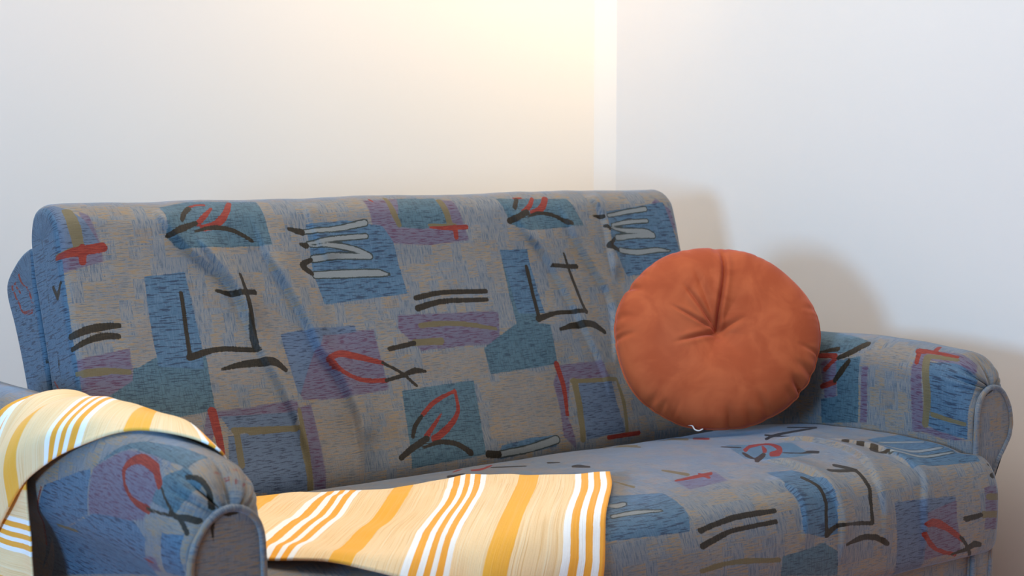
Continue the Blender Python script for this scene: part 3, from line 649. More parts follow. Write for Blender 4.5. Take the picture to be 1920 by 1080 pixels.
        ('blue', 'p', [0.0], [[1.9312, 0.2681], [1.9822, 0.2612], [1.9984, 0.204], [1.9958, 0.1629], [1.9878, 0.1163], [1.9611, 0.1127], [1.9089, 0.1282], [1.9163, 0.174], [1.9138, 0.2102]]),
        ('teal', 'p', [0.0], [[1.8624, 0.099], [1.9056, 0.0997], [1.955, 0.1063], [1.9875, 0.0878], [1.9908, 0.0467], [1.8589, 0.068]]),
        ('blue', 'p', [0.0], [[1.6036, 0.2954], [1.695, 0.2581], [1.6916, 0.1946], [1.679, 0.1633], [1.5159, 0.1725]]),
        ('white', 'p', [0.0042, 0.0068, 0.0051], [[1.5757, 0.2485], [1.5767, 0.2456], [1.5796, 0.2443], [1.5831, 0.241], [1.5868, 0.2383], [1.593, 0.2383], [1.5991, 0.2391], [1.6039, 0.241], [1.6074, 0.2414], [1.6137, 0.2477], [1.6164, 0.2521], [1.613, 0.252], [1.6071, 0.2517], [1.6029, 0.2516], [1.5973, 0.252], [1.5936, 0.2523], [1.5897, 0.2548], [1.5861, 0.2557], [1.5832, 0.258], [1.5786, 0.2541]]),
        ('white', 'p', [0.005, 0.0059, 0.0017], [[1.5576, 0.2127], [1.5662, 0.2137], [1.5791, 0.2136], [1.5929, 0.2136], [1.6059, 0.2117], [1.6174, 0.211], [1.6306, 0.2104], [1.6417, 0.2082], [1.6509, 0.2076], [1.6519, 0.2084], [1.6519, 0.2103], [1.6451, 0.2117], [1.6345, 0.2147], [1.6234, 0.218], [1.6109, 0.2209], [1.5995, 0.2215], [1.5857, 0.2215], [1.5724, 0.2211], [1.5627, 0.2209], [1.5586, 0.217]]),
        ('tan', 'p', [0.0087, 0.0087, 0.0078], [[1.6914, 0.0982], [1.7022, 0.0988], [1.718, 0.1], [1.7363, 0.1017], [1.7562, 0.1016], [1.7804, 0.099], [1.8087, 0.096], [1.8379, 0.0923], [1.8577, 0.0897], [1.8602, 0.0932], [1.8565, 0.0978], [1.8374, 0.0998], [1.8092, 0.1041], [1.7801, 0.1082], [1.754, 0.1093], [1.7335, 0.1093], [1.7153, 0.1085], [1.6989, 0.1061], [1.6882, 0.1058], [1.6857, 0.1019]]),
        ('tan', 'p', [0.0027, 0.0055], [[1.7949, 0.3679], [1.7969, 0.3476], [1.7982, 0.3295], [1.8017, 0.3123], [1.8112, 0.3193], [1.8188, 0.3292], [1.8144, 0.3441], [1.8104, 0.3611], [1.8058, 0.3788], [1.8008, 0.3743]]),
        ('red', 'p', [0.0027, 0.0054, 0.0054], [[1.7567, 0.2961], [1.7637, 0.296], [1.7741, 0.2959], [1.7871, 0.296], [1.7979, 0.296], [1.8106, 0.2967], [1.8242, 0.2989], [1.8351, 0.2998], [1.8428, 0.3018], [1.8525, 0.3098], [1.8582, 0.3188], [1.8494, 0.317], [1.8384, 0.3161], [1.8252, 0.3136], [1.814, 0.313], [1.7984, 0.3102], [1.7844, 0.3068], [1.771, 0.3057], [1.7632, 0.3033], [1.7594, 0.2999]]),
        ('red', 'p', [0.0036, 0.0045], [[1.8241, 0.3135], [1.8214, 0.3028], [1.8186, 0.2923], [1.8177, 0.2821], [1.8244, 0.2858], [1.8315, 0.2932], [1.8321, 0.3033], [1.8342, 0.3136], [1.8349, 0.3235], [1.8289, 0.3202]]),
        ('tan', 'p', [0.0018, 0.0035], [[1.6778, 0.3496], [1.6759, 0.3309], [1.6752, 0.3157], [1.6754, 0.2996], [1.6811, 0.3026], [1.6846, 0.3088], [1.6824, 0.3228], [1.6824, 0.3375], [1.6823, 0.3542], [1.6794, 0.3528]]),
        ('purple', 'p', [0.0], [[1.7602, 0.3029], [1.8627, 0.3168], [1.8389, 0.2622], [1.7463, 0.2519]]),
        ('blue', 'p', [0.0], [[2.2814, 0.3567], [2.3947, 0.3527], [2.392, 0.2262], [2.3839, 0.1872], [2.2102, 0.1973], [2.2133, 0.2556]]),
        ('white', 'p', [0.003, 0.0051, 0.004], [[2.23, 0.2856], [2.2331, 0.2759], [2.2368, 0.2624], [2.2442, 0.2512], [2.257, 0.2421], [2.2789, 0.2392], [2.3124, 0.2385], [2.3501, 0.2391], [2.3733, 0.2409], [2.383, 0.2451], [2.3864, 0.2491], [2.366, 0.2489], [2.3322, 0.2488], [2.2952, 0.2491], [2.2709, 0.2523], [2.2571, 0.2612], [2.2478, 0.2723], [2.2437, 0.2853], [2.2399, 0.2928], [2.2341, 0.2896]]),
        ('white', 'p', [0.003, 0.005, 0.003], [[2.213, 0.2514], [2.2173, 0.2441], [2.2264, 0.2345], [2.2386, 0.2261], [2.2544, 0.2207], [2.2807, 0.2183], [2.3156, 0.2178], [2.3565, 0.2186], [2.3805, 0.2205], [2.386, 0.2221], [2.3873, 0.225], [2.366, 0.2247], [2.3286, 0.2243], [2.2909, 0.2251], [2.2643, 0.2281], [2.2476, 0.2341], [2.2364, 0.2417], [2.2269, 0.2513], [2.2207, 0.2579], [2.2166, 0.255]]),
        ('white', 'p', [0.0031, 0.0031], [[2.2646, 0.3192], [2.2954, 0.3054], [2.3382, 0.2937], [2.3766, 0.2826], [2.3841, 0.2865], [2.3901, 0.2922], [2.3529, 0.3024], [2.3115, 0.3133], [2.2781, 0.3291], [2.2707, 0.3237]]),
        ('dark', 'p', [0.0041, 0.0041], [[2.2001, 0.3472], [2.2029, 0.3436], [2.2057, 0.3402], [2.2065, 0.3368], [2.2143, 0.3424], [2.2227, 0.3498], [2.2199, 0.3535], [2.2172, 0.3569], [2.2164, 0.3605], [2.2074, 0.3547]]),
        ('dark', 'p', [0.004, 0.004], [[2.2057, 0.3171], [2.2067, 0.3134], [2.2091, 0.31], [2.2098, 0.3062], [2.2168, 0.31], [2.2234, 0.3168], [2.2223, 0.3219], [2.2206, 0.3259], [2.2199, 0.3298], [2.2124, 0.3256]]),
        ('dark', 'p', [0.009, 0.008], [[2.1991, 0.2827], [2.1987, 0.278], [2.199, 0.2722], [2.198, 0.2669], [2.2096, 0.2724], [2.2227, 0.2851], [2.2236, 0.2919], [2.2245, 0.2969], [2.2266, 0.303], [2.2129, 0.2961]]),
        ('dark', 'p', [0.003, 0.002], [[2.2002, 0.2657], [2.206, 0.2616], [2.2102, 0.2578], [2.2157, 0.2526], [2.2194, 0.2549], [2.2206, 0.2579], [2.2169, 0.2622], [2.2133, 0.2682], [2.2098, 0.2725], [2.2053, 0.2698]]),
        ('navy', 'p', [0.0], [[2.1249, 0.1458], [2.1999, 0.143], [2.2884, 0.1356], [2.2872, 0.1283], [2.2021, 0.1198], [2.2081, 0.0188], [2.1365, 0.0188]]),
        ('purple', 'p', [0.0], [[2.1444, 0.132], [2.2884, 0.1356], [2.2873, 0.0961], [2.3045, 0.0377], [2.2069, 0.0371], [2.2047, 0.0188], [2.1502, 0.0188]]),
        ('red', 'p', [0.0119, 0.0159, 0.0119, 0.006], [[2.2023, 0.0956], [2.2064, 0.0953], [2.2132, 0.0951], [2.22, 0.0948], [2.2266, 0.0921], [2.2344, 0.0894], [2.2445, 0.0854], [2.2571, 0.0811], [2.2679, 0.075], [2.2788, 0.0689], [2.2915, 0.0616], [2.3021, 0.055], [2.3091, 0.0511], [2.3151, 0.0513], [2.3153, 0.0545], [2.3087, 0.0607], [2.2988, 0.0676], [2.288, 0.0752], [2.2772, 0.0824], [2.2651, 0.0891], [2.2542, 0.0954], [2.2433, 0.1015], [2.2308, 0.1056], [2.2203, 0.1083], [2.2103, 0.1082], [2.2031, 0.1061], [2.1988, 0.1062], [2.1955, 0.1015]]),
        ('red', 'p', [0.0089, 0.0089, 0.0069], [[2.1924, 0.0848], [2.1968, 0.0785], [2.2064, 0.0686], [2.2172, 0.0586], [2.2304, 0.0506], [2.2469, 0.0437], [2.2646, 0.0374], [2.282, 0.0332], [2.2948, 0.0279], [2.2974, 0.0316], [2.2923, 0.0368], [2.2814, 0.0405], [2.2649, 0.0447], [2.2499, 0.0505], [2.2367, 0.0552], [2.2262, 0.064], [2.216, 0.0722], [2.2069, 0.0816], [2.2024, 0.088], [2.1956, 0.0885]]),
        ('dark', 'p', [0.006, 0.006, 0.007], [[2.2951, 0.0643], [2.3008, 0.0588], [2.3078, 0.0518], [2.3151, 0.0444], [2.3215, 0.0379], [2.3251, 0.0334], [2.3294, 0.0268], [2.3395, 0.0166], [2.3341, 0.0188], [2.3375, 0.0188], [2.3409, 0.0188], [2.3443, 0.0188], [2.3419, 0.0241], [2.3339, 0.0326], [2.3287, 0.0382], [2.322, 0.0471], [2.3149, 0.0543], [2.3079, 0.0613], [2.302, 0.0653], [2.2972, 0.067]]),
        ('dark', 'p', [0.0051, 0.0081, 0.0122, 0.0091], [[2.2825, 0.0319], [2.291, 0.0334], [2.3024, 0.0335], [2.3153, 0.034], [2.3256, 0.0344], [2.3326, 0.0369], [2.3386, 0.0376], [2.3402, 0.0384], [2.3428, 0.038], [2.3458, 0.038], [2.3499, 0.0377], [2.3557, 0.0371], [2.3593, 0.0369], [2.363, 0.0404], [2.3591, 0.0448], [2.3555, 0.0469], [2.3496, 0.0479], [2.3428, 0.0506], [2.3355, 0.051], [2.3293, 0.0484], [2.3257, 0.0474], [2.3225, 0.0447], [2.3183, 0.0437], [2.3088, 0.0413], [2.2977, 0.0405], [2.2856, 0.0384], [2.278, 0.0377], [2.2781, 0.0345]]),
        ('dark', 'p', [0.0111, 0.0101], [[2.3114, 0.0883], [2.3258, 0.0887], [2.3417, 0.0894], [2.3563, 0.0913], [2.3592, 0.0952], [2.3527, 0.0992], [2.3365, 0.0992], [2.3221, 0.0988], [2.3058, 0.0986], [2.3043, 0.0928]]),
        ('tan', 'p', [0.0132, 0.0132], [[2.3564, 0.0886], [2.3706, 0.0877], [2.3863, 0.0851], [2.3988, 0.0834], [2.3988, 0.0902], [2.404, 0.095], [2.3843, 0.0979], [2.3699, 0.099], [2.3561, 0.1016], [2.35, 0.0954]]),
        ('tan', 'p', [0.0123, 0.0123], [[2.3704, 0.1189], [2.3803, 0.1164], [2.3901, 0.1158], [2.4026, 0.1136], [2.4022, 0.1208], [2.4073, 0.1253], [2.391, 0.1265], [2.3828, 0.1286], [2.3734, 0.1294], [2.3669, 0.1254]]),
        ('dark', 'p', [0.009, 0.009], [[2.393, 0.1764], [2.4002, 0.1741], [2.3988, 0.1718], [2.4022, 0.1684], [2.4022, 0.1684], [2.3988, 0.1752], [2.3988, 0.1786], [2.3988, 0.1786], [2.3988, 0.182], [2.3939, 0.1808]]),
        ('dark', 'p', [0.0121, 0.0121], [[2.3895, 0.1539], [2.3939, 0.1531], [2.4005, 0.1527], [2.4022, 0.1514], [2.4022, 0.1514], [2.4022, 0.1582], [2.4022, 0.1616], [2.4022, 0.1616], [2.3971, 0.1639], [2.3874, 0.1602]]),
        ('purple', 'p', [0.0], [[2.3666, 0.14], [2.3988, 0.1412], [2.3988, 0.063], [2.3628, 0.0688]]),
        ('teal', 'p', [0.0], [[1.4782, 0.2545], [1.5176, 0.2484], [1.5013, 0.1904], [1.433, 0.187]]),
        ('red', 'p', [0.0029, 0.0038, 0.0029], [[1.6013, 0.6236], [1.6034, 0.6217], [1.6062, 0.6163], [1.6101, 0.6149], [1.6162, 0.6145], [1.6272, 0.6217], [1.6414, 0.6325], [1.6578, 0.6462], [1.6681, 0.6558], [1.6778, 0.6672], [1.684, 0.6779], [1.6745, 0.6705], [1.6617, 0.6625], [1.6475, 0.65], [1.6369, 0.6432], [1.6297, 0.6417], [1.6244, 0.6431], [1.6213, 0.6468], [1.62, 0.6492], [1.6094, 0.6353]]),
        ('red', 'p', [0.0019, 0.0029], [[1.5769, 0.64], [1.5871, 0.6466], [1.6012, 0.6585], [1.6209, 0.6773], [1.6405, 0.7042], [1.629, 0.692], [1.6336, 0.7046], [1.6073, 0.6768], [1.5871, 0.6566], [1.5802, 0.6466]]),
        ('dark', 'p', [0.0028, 0.0046], [[1.5795, 0.6121], [1.5696, 0.6151], [1.56, 0.6181], [1.5516, 0.6215], [1.5381, 0.6027], [1.5285, 0.5878], [1.5422, 0.5913], [1.5553, 0.5924], [1.5688, 0.5954], [1.5752, 0.6043]]),
        ('dark', 'p', [0.0046, 0.0046], [[1.5463, 0.5332], [1.5485, 0.5271], [1.5493, 0.5209], [1.5516, 0.5162], [1.562, 0.5274], [1.5695, 0.5408], [1.5683, 0.5465], [1.5662, 0.5513], [1.5654, 0.5574], [1.5556, 0.5472]]),
        ('dark', 'p', [0.0019, 0.0019], [[1.6447, 0.6264], [1.6587, 0.6128], [1.6748, 0.6014], [1.6892, 0.5876], [1.6948, 0.5924], [1.6989, 0.599], [1.6845, 0.6128], [1.6703, 0.6279], [1.6573, 0.6431], [1.6506, 0.6356]]),
        ('dark', 'p', [0.0027, 0.0027], [[1.5086, 0.5471], [1.5115, 0.5438], [1.5145, 0.5405], [1.5177, 0.5373], [1.5223, 0.5445], [1.5286, 0.5541], [1.5256, 0.5574], [1.5245, 0.5609], [1.5216, 0.5646], [1.5147, 0.557]]),
        ('dark', 'p', [0.0028, 0.0056, 0.0028], [[1.7192, 0.5031], [1.7193, 0.5001], [1.7198, 0.4971], [1.7219, 0.4938], [1.7225, 0.4898], [1.7259, 0.4865], [1.7294, 0.4826], [1.7329, 0.4789], [1.736, 0.476], [1.7411, 0.4809], [1.7468, 0.4893], [1.7472, 0.4957], [1.7472, 0.5039], [1.7493, 0.5136], [1.7491, 0.5212], [1.7458, 0.5232], [1.7403, 0.5231], [1.7364, 0.5209], [1.7329, 0.5202], [1.7252, 0.5109]]),
        ('dark', 'p', [0.0029, 0.0019], [[1.7333, 0.5854], [1.7384, 0.5802], [1.7428, 0.5744], [1.7467, 0.5681], [1.7507, 0.5721], [1.7539, 0.5779], [1.7506, 0.5852], [1.7488, 0.5928], [1.7459, 0.6013], [1.7394, 0.5947]]),
        ('tan', 'p', [0.0031, 0.0031], [[1.9492, 0.675], [1.958, 0.6565], [1.9503, 0.6188], [1.9469, 0.5882], [1.9548, 0.5958], [1.9646, 0.6088], [1.9742, 0.6462], [2.0027, 0.708], [1.9492, 0.6716], [1.9458, 0.6716]]),
        ('navy', 's', [0.001, 0.001], [[1.8077, 0.5922], [1.8755, 0.5275]]),
        ('navy', 's', [0.001, 0.001], [[1.7811, 0.5749], [1.8517, 0.507]]),
        ('navy', 's', [0.001, 0.001], [[1.7578, 0.56], [1.831, 0.4895]]),
        ('navy', 's', [0.0009, 0.0009], [[1.7358, 0.5448], [1.8085, 0.4721]]),
    ],
    'arml': [
        ('red', 's', [0.005, 0.0101, 0.0144, 0.0122], [[1.91, 0.5036], [1.9219, 0.5207], [1.8994, 0.5391], [1.8513, 0.5392]]),
        ('red', 's', [0.012, 0.0113], [[1.8513, 0.5392], [1.8266, 0.5254]]),
        ('red', 's', [0.0057, 0.0064, 0.01, 0.0107], [[1.91, 0.5036], [1.8884, 0.493], [1.8578, 0.4897], [1.8374, 0.4904]]),
        ('dark', 's', [0.0035, 0.0042, 0.0048], [[1.8233, 0.5252], [1.7972, 0.5119], [1.7768, 0.5004]]),
        ('dark', 's', [0.0042, 0.0042, 0.0056], [[1.8439, 0.4904], [1.8045, 0.4969], [1.7776, 0.5031]]),
        ('dark', 's', [0.0069, 0.0096, 0.011], [[1.777, 0.5011], [1.7627, 0.5044], [1.7472, 0.5046]]),
        ('dark', 's', [0.0055, 0.0069], [[1.7734, 0.5009], [1.7514, 0.4839]]),
        ('dark', 's', [0.0055, 0.0082, 0.0096, 0.0089], [[1.7901, 0.5506], [1.7723, 0.56], [1.7541, 0.5562], [1.744, 0.5323]]),
        ('purple', 'p', [0.0], [[2.0108, 0.5034], [1.9349, 0.5427], [1.8677, 0.553], [1.8188, 0.5285], [1.8407, 0.4902], [1.8489, 0.4744], [1.9308, 0.4516], [2.0184, 0.4447]]),
        ('teal', 'p', [0.0], [[1.8261, 0.5361], [1.7991, 0.5592], [1.7653, 0.5566], [1.7792, 0.5049], [1.8342, 0.5032]]),
        ('cream', 'p', [0.0], [[1.8442, 0.4804], [1.7768, 0.5004], [1.7516, 0.483], [1.7981, 0.4655], [1.8434, 0.4624]]),
        ('blue', 'p', [0.0], [[1.7982, 0.4729], [1.7551, 0.4825], [1.751, 0.417], [1.8121, 0.4104]]),
        ('cream', 'p', [0.0], [[1.8017, 0.5536], [1.7806, 0.6203], [1.7674, 0.667], [1.7566, 0.6915], [1.747, 0.5261]]),
        ('blue', 'p', [0.0], [[2.2283, 0.3647], [2.0041, 0.4476], [1.8718, 0.4656], [1.8447, 0.451], [1.8751, 0.3821], [2.2841, 0.2865]]),
        ('purple', 'p', [0.0], [[1.938, 0.4062], [1.8234, 0.4307], [1.8308, 0.4053], [1.9565, 0.3741]]),
        ('tan', 's', [0.0064, 0.0064], [[2.1621, 0.3988], [2.0858, 0.4067]]),
        ('red', 's', [0.0042, 0.005], [[2.1763, 0.4548], [2.2772, 0.3362]]),
        ('red', 's', [0.0029, 0.0036], [[1.8686, 0.417], [1.8375, 0.4196]]),
        ('navy', 's', [0.0009, 0.0009], [[1.9427, 0.554], [1.8542, 0.5818]]),
        ('navy', 's', [0.0009, 0.0009], [[1.935, 0.5505], [1.8466, 0.5769]]),
        ('navy', 's', [0.0009, 0.0009], [[1.9275, 0.5493], [1.8401, 0.5709]]),
        ('navy', 's', [0.0009, 0.0009], [[1.9204, 0.5463], [1.8342, 0.5663]]),
        ('navy', 's', [0.0009, 0.0009], [[1.9132, 0.5434], [1.8299, 0.5608]]),
        ('navy', 's', [0.0009, 0.0009], [[1.9064, 0.5421], [1.8263, 0.5568]]),
        ('navy', 's', [0.0009, 0.0009], [[1.8998, 0.5392], [1.8231, 0.5529]]),
        ('navy', 's', [0.0009, 0.0009], [[1.8933, 0.5363], [1.8219, 0.549]]),
        ('navy', 's', [0.0008, 0.0008], [[1.888, 0.5345], [1.8197, 0.5455]]),
        ('red', 's', [0.0006, 0.0006], [[1.7772, 0.5785], [1.7854, 0.646]]),
        ('red', 's', [0.0006, 0.0006], [[1.7735, 0.5814], [1.7833, 0.6478]]),
        ('red', 's', [0.0006, 0.0006], [[1.7721, 0.5845], [1.7721, 0.6447]]),
        ('red', 's', [0.0006, 0.0006], [[1.7692, 0.5883], [1.7626, 0.6441]]),
        ('red', 's', [0.0006, 0.0006], [[1.7682, 0.5943], [1.7554, 0.6442]]),
        ('red', 's', [0.0006, 0.0006], [[1.7645, 0.5963], [1.7505, 0.6447]]),
        ('blue', 'p', [0.0], [[2.1653, 0.4587], [2.0161, 0.5016], [2.0218, 0.4443], [2.2283, 0.3647], [2.3335, 0.2761], [2.2255, 0.3958]]),
        ('teal', 'p', [0.0], [[2.0116, 0.5048], [1.9656, 0.5361], [1.9214, 0.5632], [1.8545, 0.5815], [1.8057, 0.5924], [1.7991, 0.5592], [1.8444, 0.5537], [1.9278, 0.5463]]),  # teal band along the roll stands in for its bluish sheen
    ],
    'armr': [
        ('teal', 'p', [0.0], [[2.2082, 0.5877], [2.1663, 0.5911], [2.0492, 0.6225], [2.0384, 0.6381], [2.1023, 0.6583], [2.1523, 0.6587]]),
        ('dark', 's', [0.014, 0.013, 0.0086], [[2.0437, 0.631], [2.0711, 0.6519], [2.0995, 0.6659]]),
        ('dark', 's', [0.0109, 0.0044], [[2.1061, 0.6481], [2.1511, 0.6588]]),
        ('red', 's', [0.0098, 0.0098], [[2.1474, 0.6645], [2.1065, 0.662]]),
        ('dark', 's', [0.0087, 0.013, 0.0087], [[2.0715, 0.6689], [2.0888, 0.6892], [2.1055, 0.7079]]),
        ('red', 's', [0.0076, 0.0087], [[2.1036, 0.6663], [2.1306, 0.6902]]),
        ('red', 's', [0.0109, 0.0098], [[2.1057, 0.7104], [2.1375, 0.7218]]),
        ('red', 's', [0.0044, 0.0044], [[2.0965, 0.6958], [2.1189, 0.7188]]),
        ('purple', 'p', [0.0], [[2.1408, 0.6751], [2.0995, 0.6649], [2.1026, 0.7388], [2.1311, 0.7422]]),
        ('teal', 'p', [0.0], [[2.1028, 0.6718], [2.0456, 0.6574], [2.0502, 0.7779], [2.1415, 0.7913], [2.1408, 0.746], [2.0996, 0.7355]]),
        ('purple', 'p', [0.0], [[1.9265, 0.6519], [1.9195, 0.6172], [1.8504, 0.6098], [1.8117, 0.6101], [1.804, 0.6336], [1.8322, 0.6411], [1.9056, 0.6407], [1.8947, 0.7727], [1.9243, 0.7769]]),
        ('purple', 'p', [0.0], [[1.923, 0.7711], [1.8751, 0.7632], [1.7967, 0.7779], [1.857, 0.7801]]),
        ('blue', 'p', [0.0], [[1.895, 0.645], [1.8389, 0.6341], [1.7994, 0.6368], [1.7928, 0.6799], [1.7969, 0.7747], [1.8715, 0.7663], [1.8916, 0.7595]]),
        ('navy', 'p', [0.0], [[1.8852, 0.6507], [1.8398, 0.6377], [1.8002, 0.6379], [1.7989, 0.6733], [1.8755, 0.6695]]),
        ('tan', 's', [0.0157, 0.0167, 0.0146], [[1.9019, 0.6365], [1.8889, 0.7002], [1.8947, 0.7587]]),
        ('tan', 's', [0.0104, 0.0094], [[1.9031, 0.6333], [1.8428, 0.6267]]),
        ('tan', 's', [0.0093, 0.0083], [[1.8787, 0.7388], [1.803, 0.7458]]),
        ('red', 's', [0.0146, 0.0105, 0.0073], [[1.9269, 0.6263], [1.9017, 0.6222], [1.8458, 0.6204]]),
        ('red', 's', [0.0095, 0.0095], [[1.8961, 0.6192], [1.9005, 0.601]]),
        ('red', 's', [0.0094, 0.0094], [[1.9196, 0.6508], [1.9231, 0.6297]]),
        ('cream', 'p', [0.0], [[2.0401, 0.6486], [1.9415, 0.6132], [1.9296, 0.6525], [2.0256, 0.6727]]),
        ('purple', 'p', [0.0], [[2.0393, 0.6754], [2.0256, 0.6727], [2.0299, 0.7763], [2.0463, 0.7777]]),
    ],
    'armr_panel': [
        ('dark', 's', [0.0122, 0.0122], [[2.4084, 0.5413], [2.4316, 0.5508]]),
    ],
    'arml_panel': [
        ('cream', 'p', [0.0], [[0.8834, 0.5348], [0.9455, 0.5343], [0.951, 0.4646], [0.8648, 0.4779]]),
        ('dark', 's', [0.0062, 0.0082, 0.0055], [[0.8899, 0.5375], [0.893, 0.5258], [0.8891, 0.5116]]),
        ('dark', 's', [0.0082, 0.0096], [[0.9063, 0.5486], [0.9221, 0.5442]]),
        ('red', 's', [0.0021, 0.0021], [[0.9068, 0.5195], [0.9164, 0.5157]]),
    ],
}


def fields_for(key, U):
    U = np.asarray(U, float)
    F = np.full((len(U), 9), .03)
    for cls, kind, w, pts in MOTIFS.get(key, []):
        P = np.array(pts, float)
        k = CLS[cls]
        lo, hi = P.min(0) - .04, P.max(0) + .04
        m = np.where(((U > lo) & (U < hi)).all(1))[0]
        if not len(m):
            continue
        V = U[m]
        best = np.full(len(m), 9.)
        if kind == 's':
            if len(P) > 2:
                P = catmull(P, 5, False)
            n = len(P) - 1
            for i in range(n):
                d, t = seg_dist(V, P[i], P[i + 1])
                wt = np.interp((i + t) / n, np.linspace(0, 1, len(w)), w) / 2
                best = np.minimum(best, d - wt)
        else:
            ins = np.zeros(len(m), bool)
            n = len(P)
            for i in range(n):
                a, b = P[i], P[(i + 1) % n]
                d, _ = seg_dist(V, a, b)
                best = np.minimum(best, d)
                c = ((a[1] > V[:, 1]) != (b[1] > V[:, 1]))
                with np.errstate(divide='ignore', invalid='ignore'):
                    c &= V[:, 0] < (b[0] - a[0]) * (V[:, 1] - a[1]) / (b[1] - a[1]) + a[0]
                ins ^= c
            best = np.where(ins, -best, best)
        F[m, k] = np.minimum(F[m, k], np.clip(best, -.03, .03))
    return F


FOLDS = {
    'back': [
        ('t', 0.011, 0.032, [[1.2304, 0.6318], [1.2399, 0.6001], [1.2784, 0.5524], [1.3394, 0.4946], [1.3582, 0.4529], [1.3702, 0.3853]]),
        ('t', 0.011, 0.032, [[1.2906, 0.5775], [1.3063, 0.5513], [1.3545, 0.4751], [1.3778, 0.3789], [1.4127, 0.2838], [1.4308, 0.188], [1.4324, 0.1271]]),
        ('t', 0.018, 0.035, [[1.4099, 0.6125], [1.4261, 0.5384], [1.4572, 0.4688], [1.4837, 0.4022], [1.4961, 0.3595], [1.5253, 0.3094], [1.5433, 0.2292], [1.5398, 0.1881], [1.5337, 0.1293]]),
        ('t', 0.006, 0.03, [[1.5187, 0.6381], [1.5305, 0.5682], [1.5531, 0.5078]]),
        ('t', 0.012, 0.032, [[1.9605, 0.6326], [2.0081, 0.5489], [2.0313, 0.5233], [2.0797, 0.4246], [2.1042, 0.3505], [2.1241, 0.2799], [2.1303, 0.1937]]),
        ('t', 0.013, 0.032, [[2.0976, 0.6219], [2.1213, 0.5481], [2.1519, 0.4872], [2.1872, 0.415], [2.1819, 0.3446], [2.1562, 0.2579]]),
        ('t', 0.011, 0.028, [[2.1821, 0.6323], [2.2068, 0.5908], [2.2143, 0.513], [2.2098, 0.4436]]),
    ],
    'seat': [
        ('t', 0.008, 0.035, [[2.1595, 0.4821], [2.1887, 0.4254], [2.1735, 0.3083], [2.1099, 0.1881], [2.1035, 0.1597], [2.0945, 0.0476]]),
        ('t', 0.01, 0.035, [[1.9943, 0.3428], [2.0011, 0.2781], [1.998, 0.198], [1.999, 0.1627], [1.9927, 0.0487]]),
        ('t', 0.008, 0.035, [[2.2121, 0.4207], [2.2207, 0.2984], [2.2139, 0.2171], [2.2195, 0.1807], [2.1996, 0.1288], [2.2035, 0.0271]]),
        ('t', 0.006, 0.03, [[1.896, 0.238], [1.921, 0.2014], [1.9201, 0.1665], [1.9059, 0.0995]]),
    ],
}


def fold_disp(key, U):
    """folds and creases of the cloth: ('c', depth, width, pts) sharp crease, ('r', height, width, pts) soft ridge,
    ('t', height, width, pts) terrace: one-sided roll whose steep side lies to the right of the line"""
    D = np.zeros(len(U))
    for typ, h, w, pts in FOLDS.get(key, []):
        P = catmull(np.array(pts, float), 4, False)
        best = np.full(len(U), 9.)
        side = np.zeros(len(U))
        ends = np.zeros(len(U))
        n = len(P) - 1
        for i in range(n):
            d, t = seg_dist(U, P[i], P[i + 1])
            e = P[i + 1] - P[i]
            sgn = np.sign(e[0] * (U[:, 1] - P[i][1]) - e[1] * (U[:, 0] - P[i][0]))
            k = d < best
            best = np.where(k, d, best)
            side = np.where(k, sgn, side)
            ends = np.where(k, (i + t) / n, ends)
        fade = smooth01(ends / .2) * smooth01((1 - ends) / .2)
        if typ == 'c':
            D -= h * np.exp(-(best / w) ** 1.4) * fade
        elif typ == 'r':
            D += h * np.exp(-(best / w) ** 2) * fade
        else:
            D += h * fade * np.where(side > 0, np.exp(-(best / w) ** 2), np.exp(-(best / (w * .10)) ** 2))
    return D


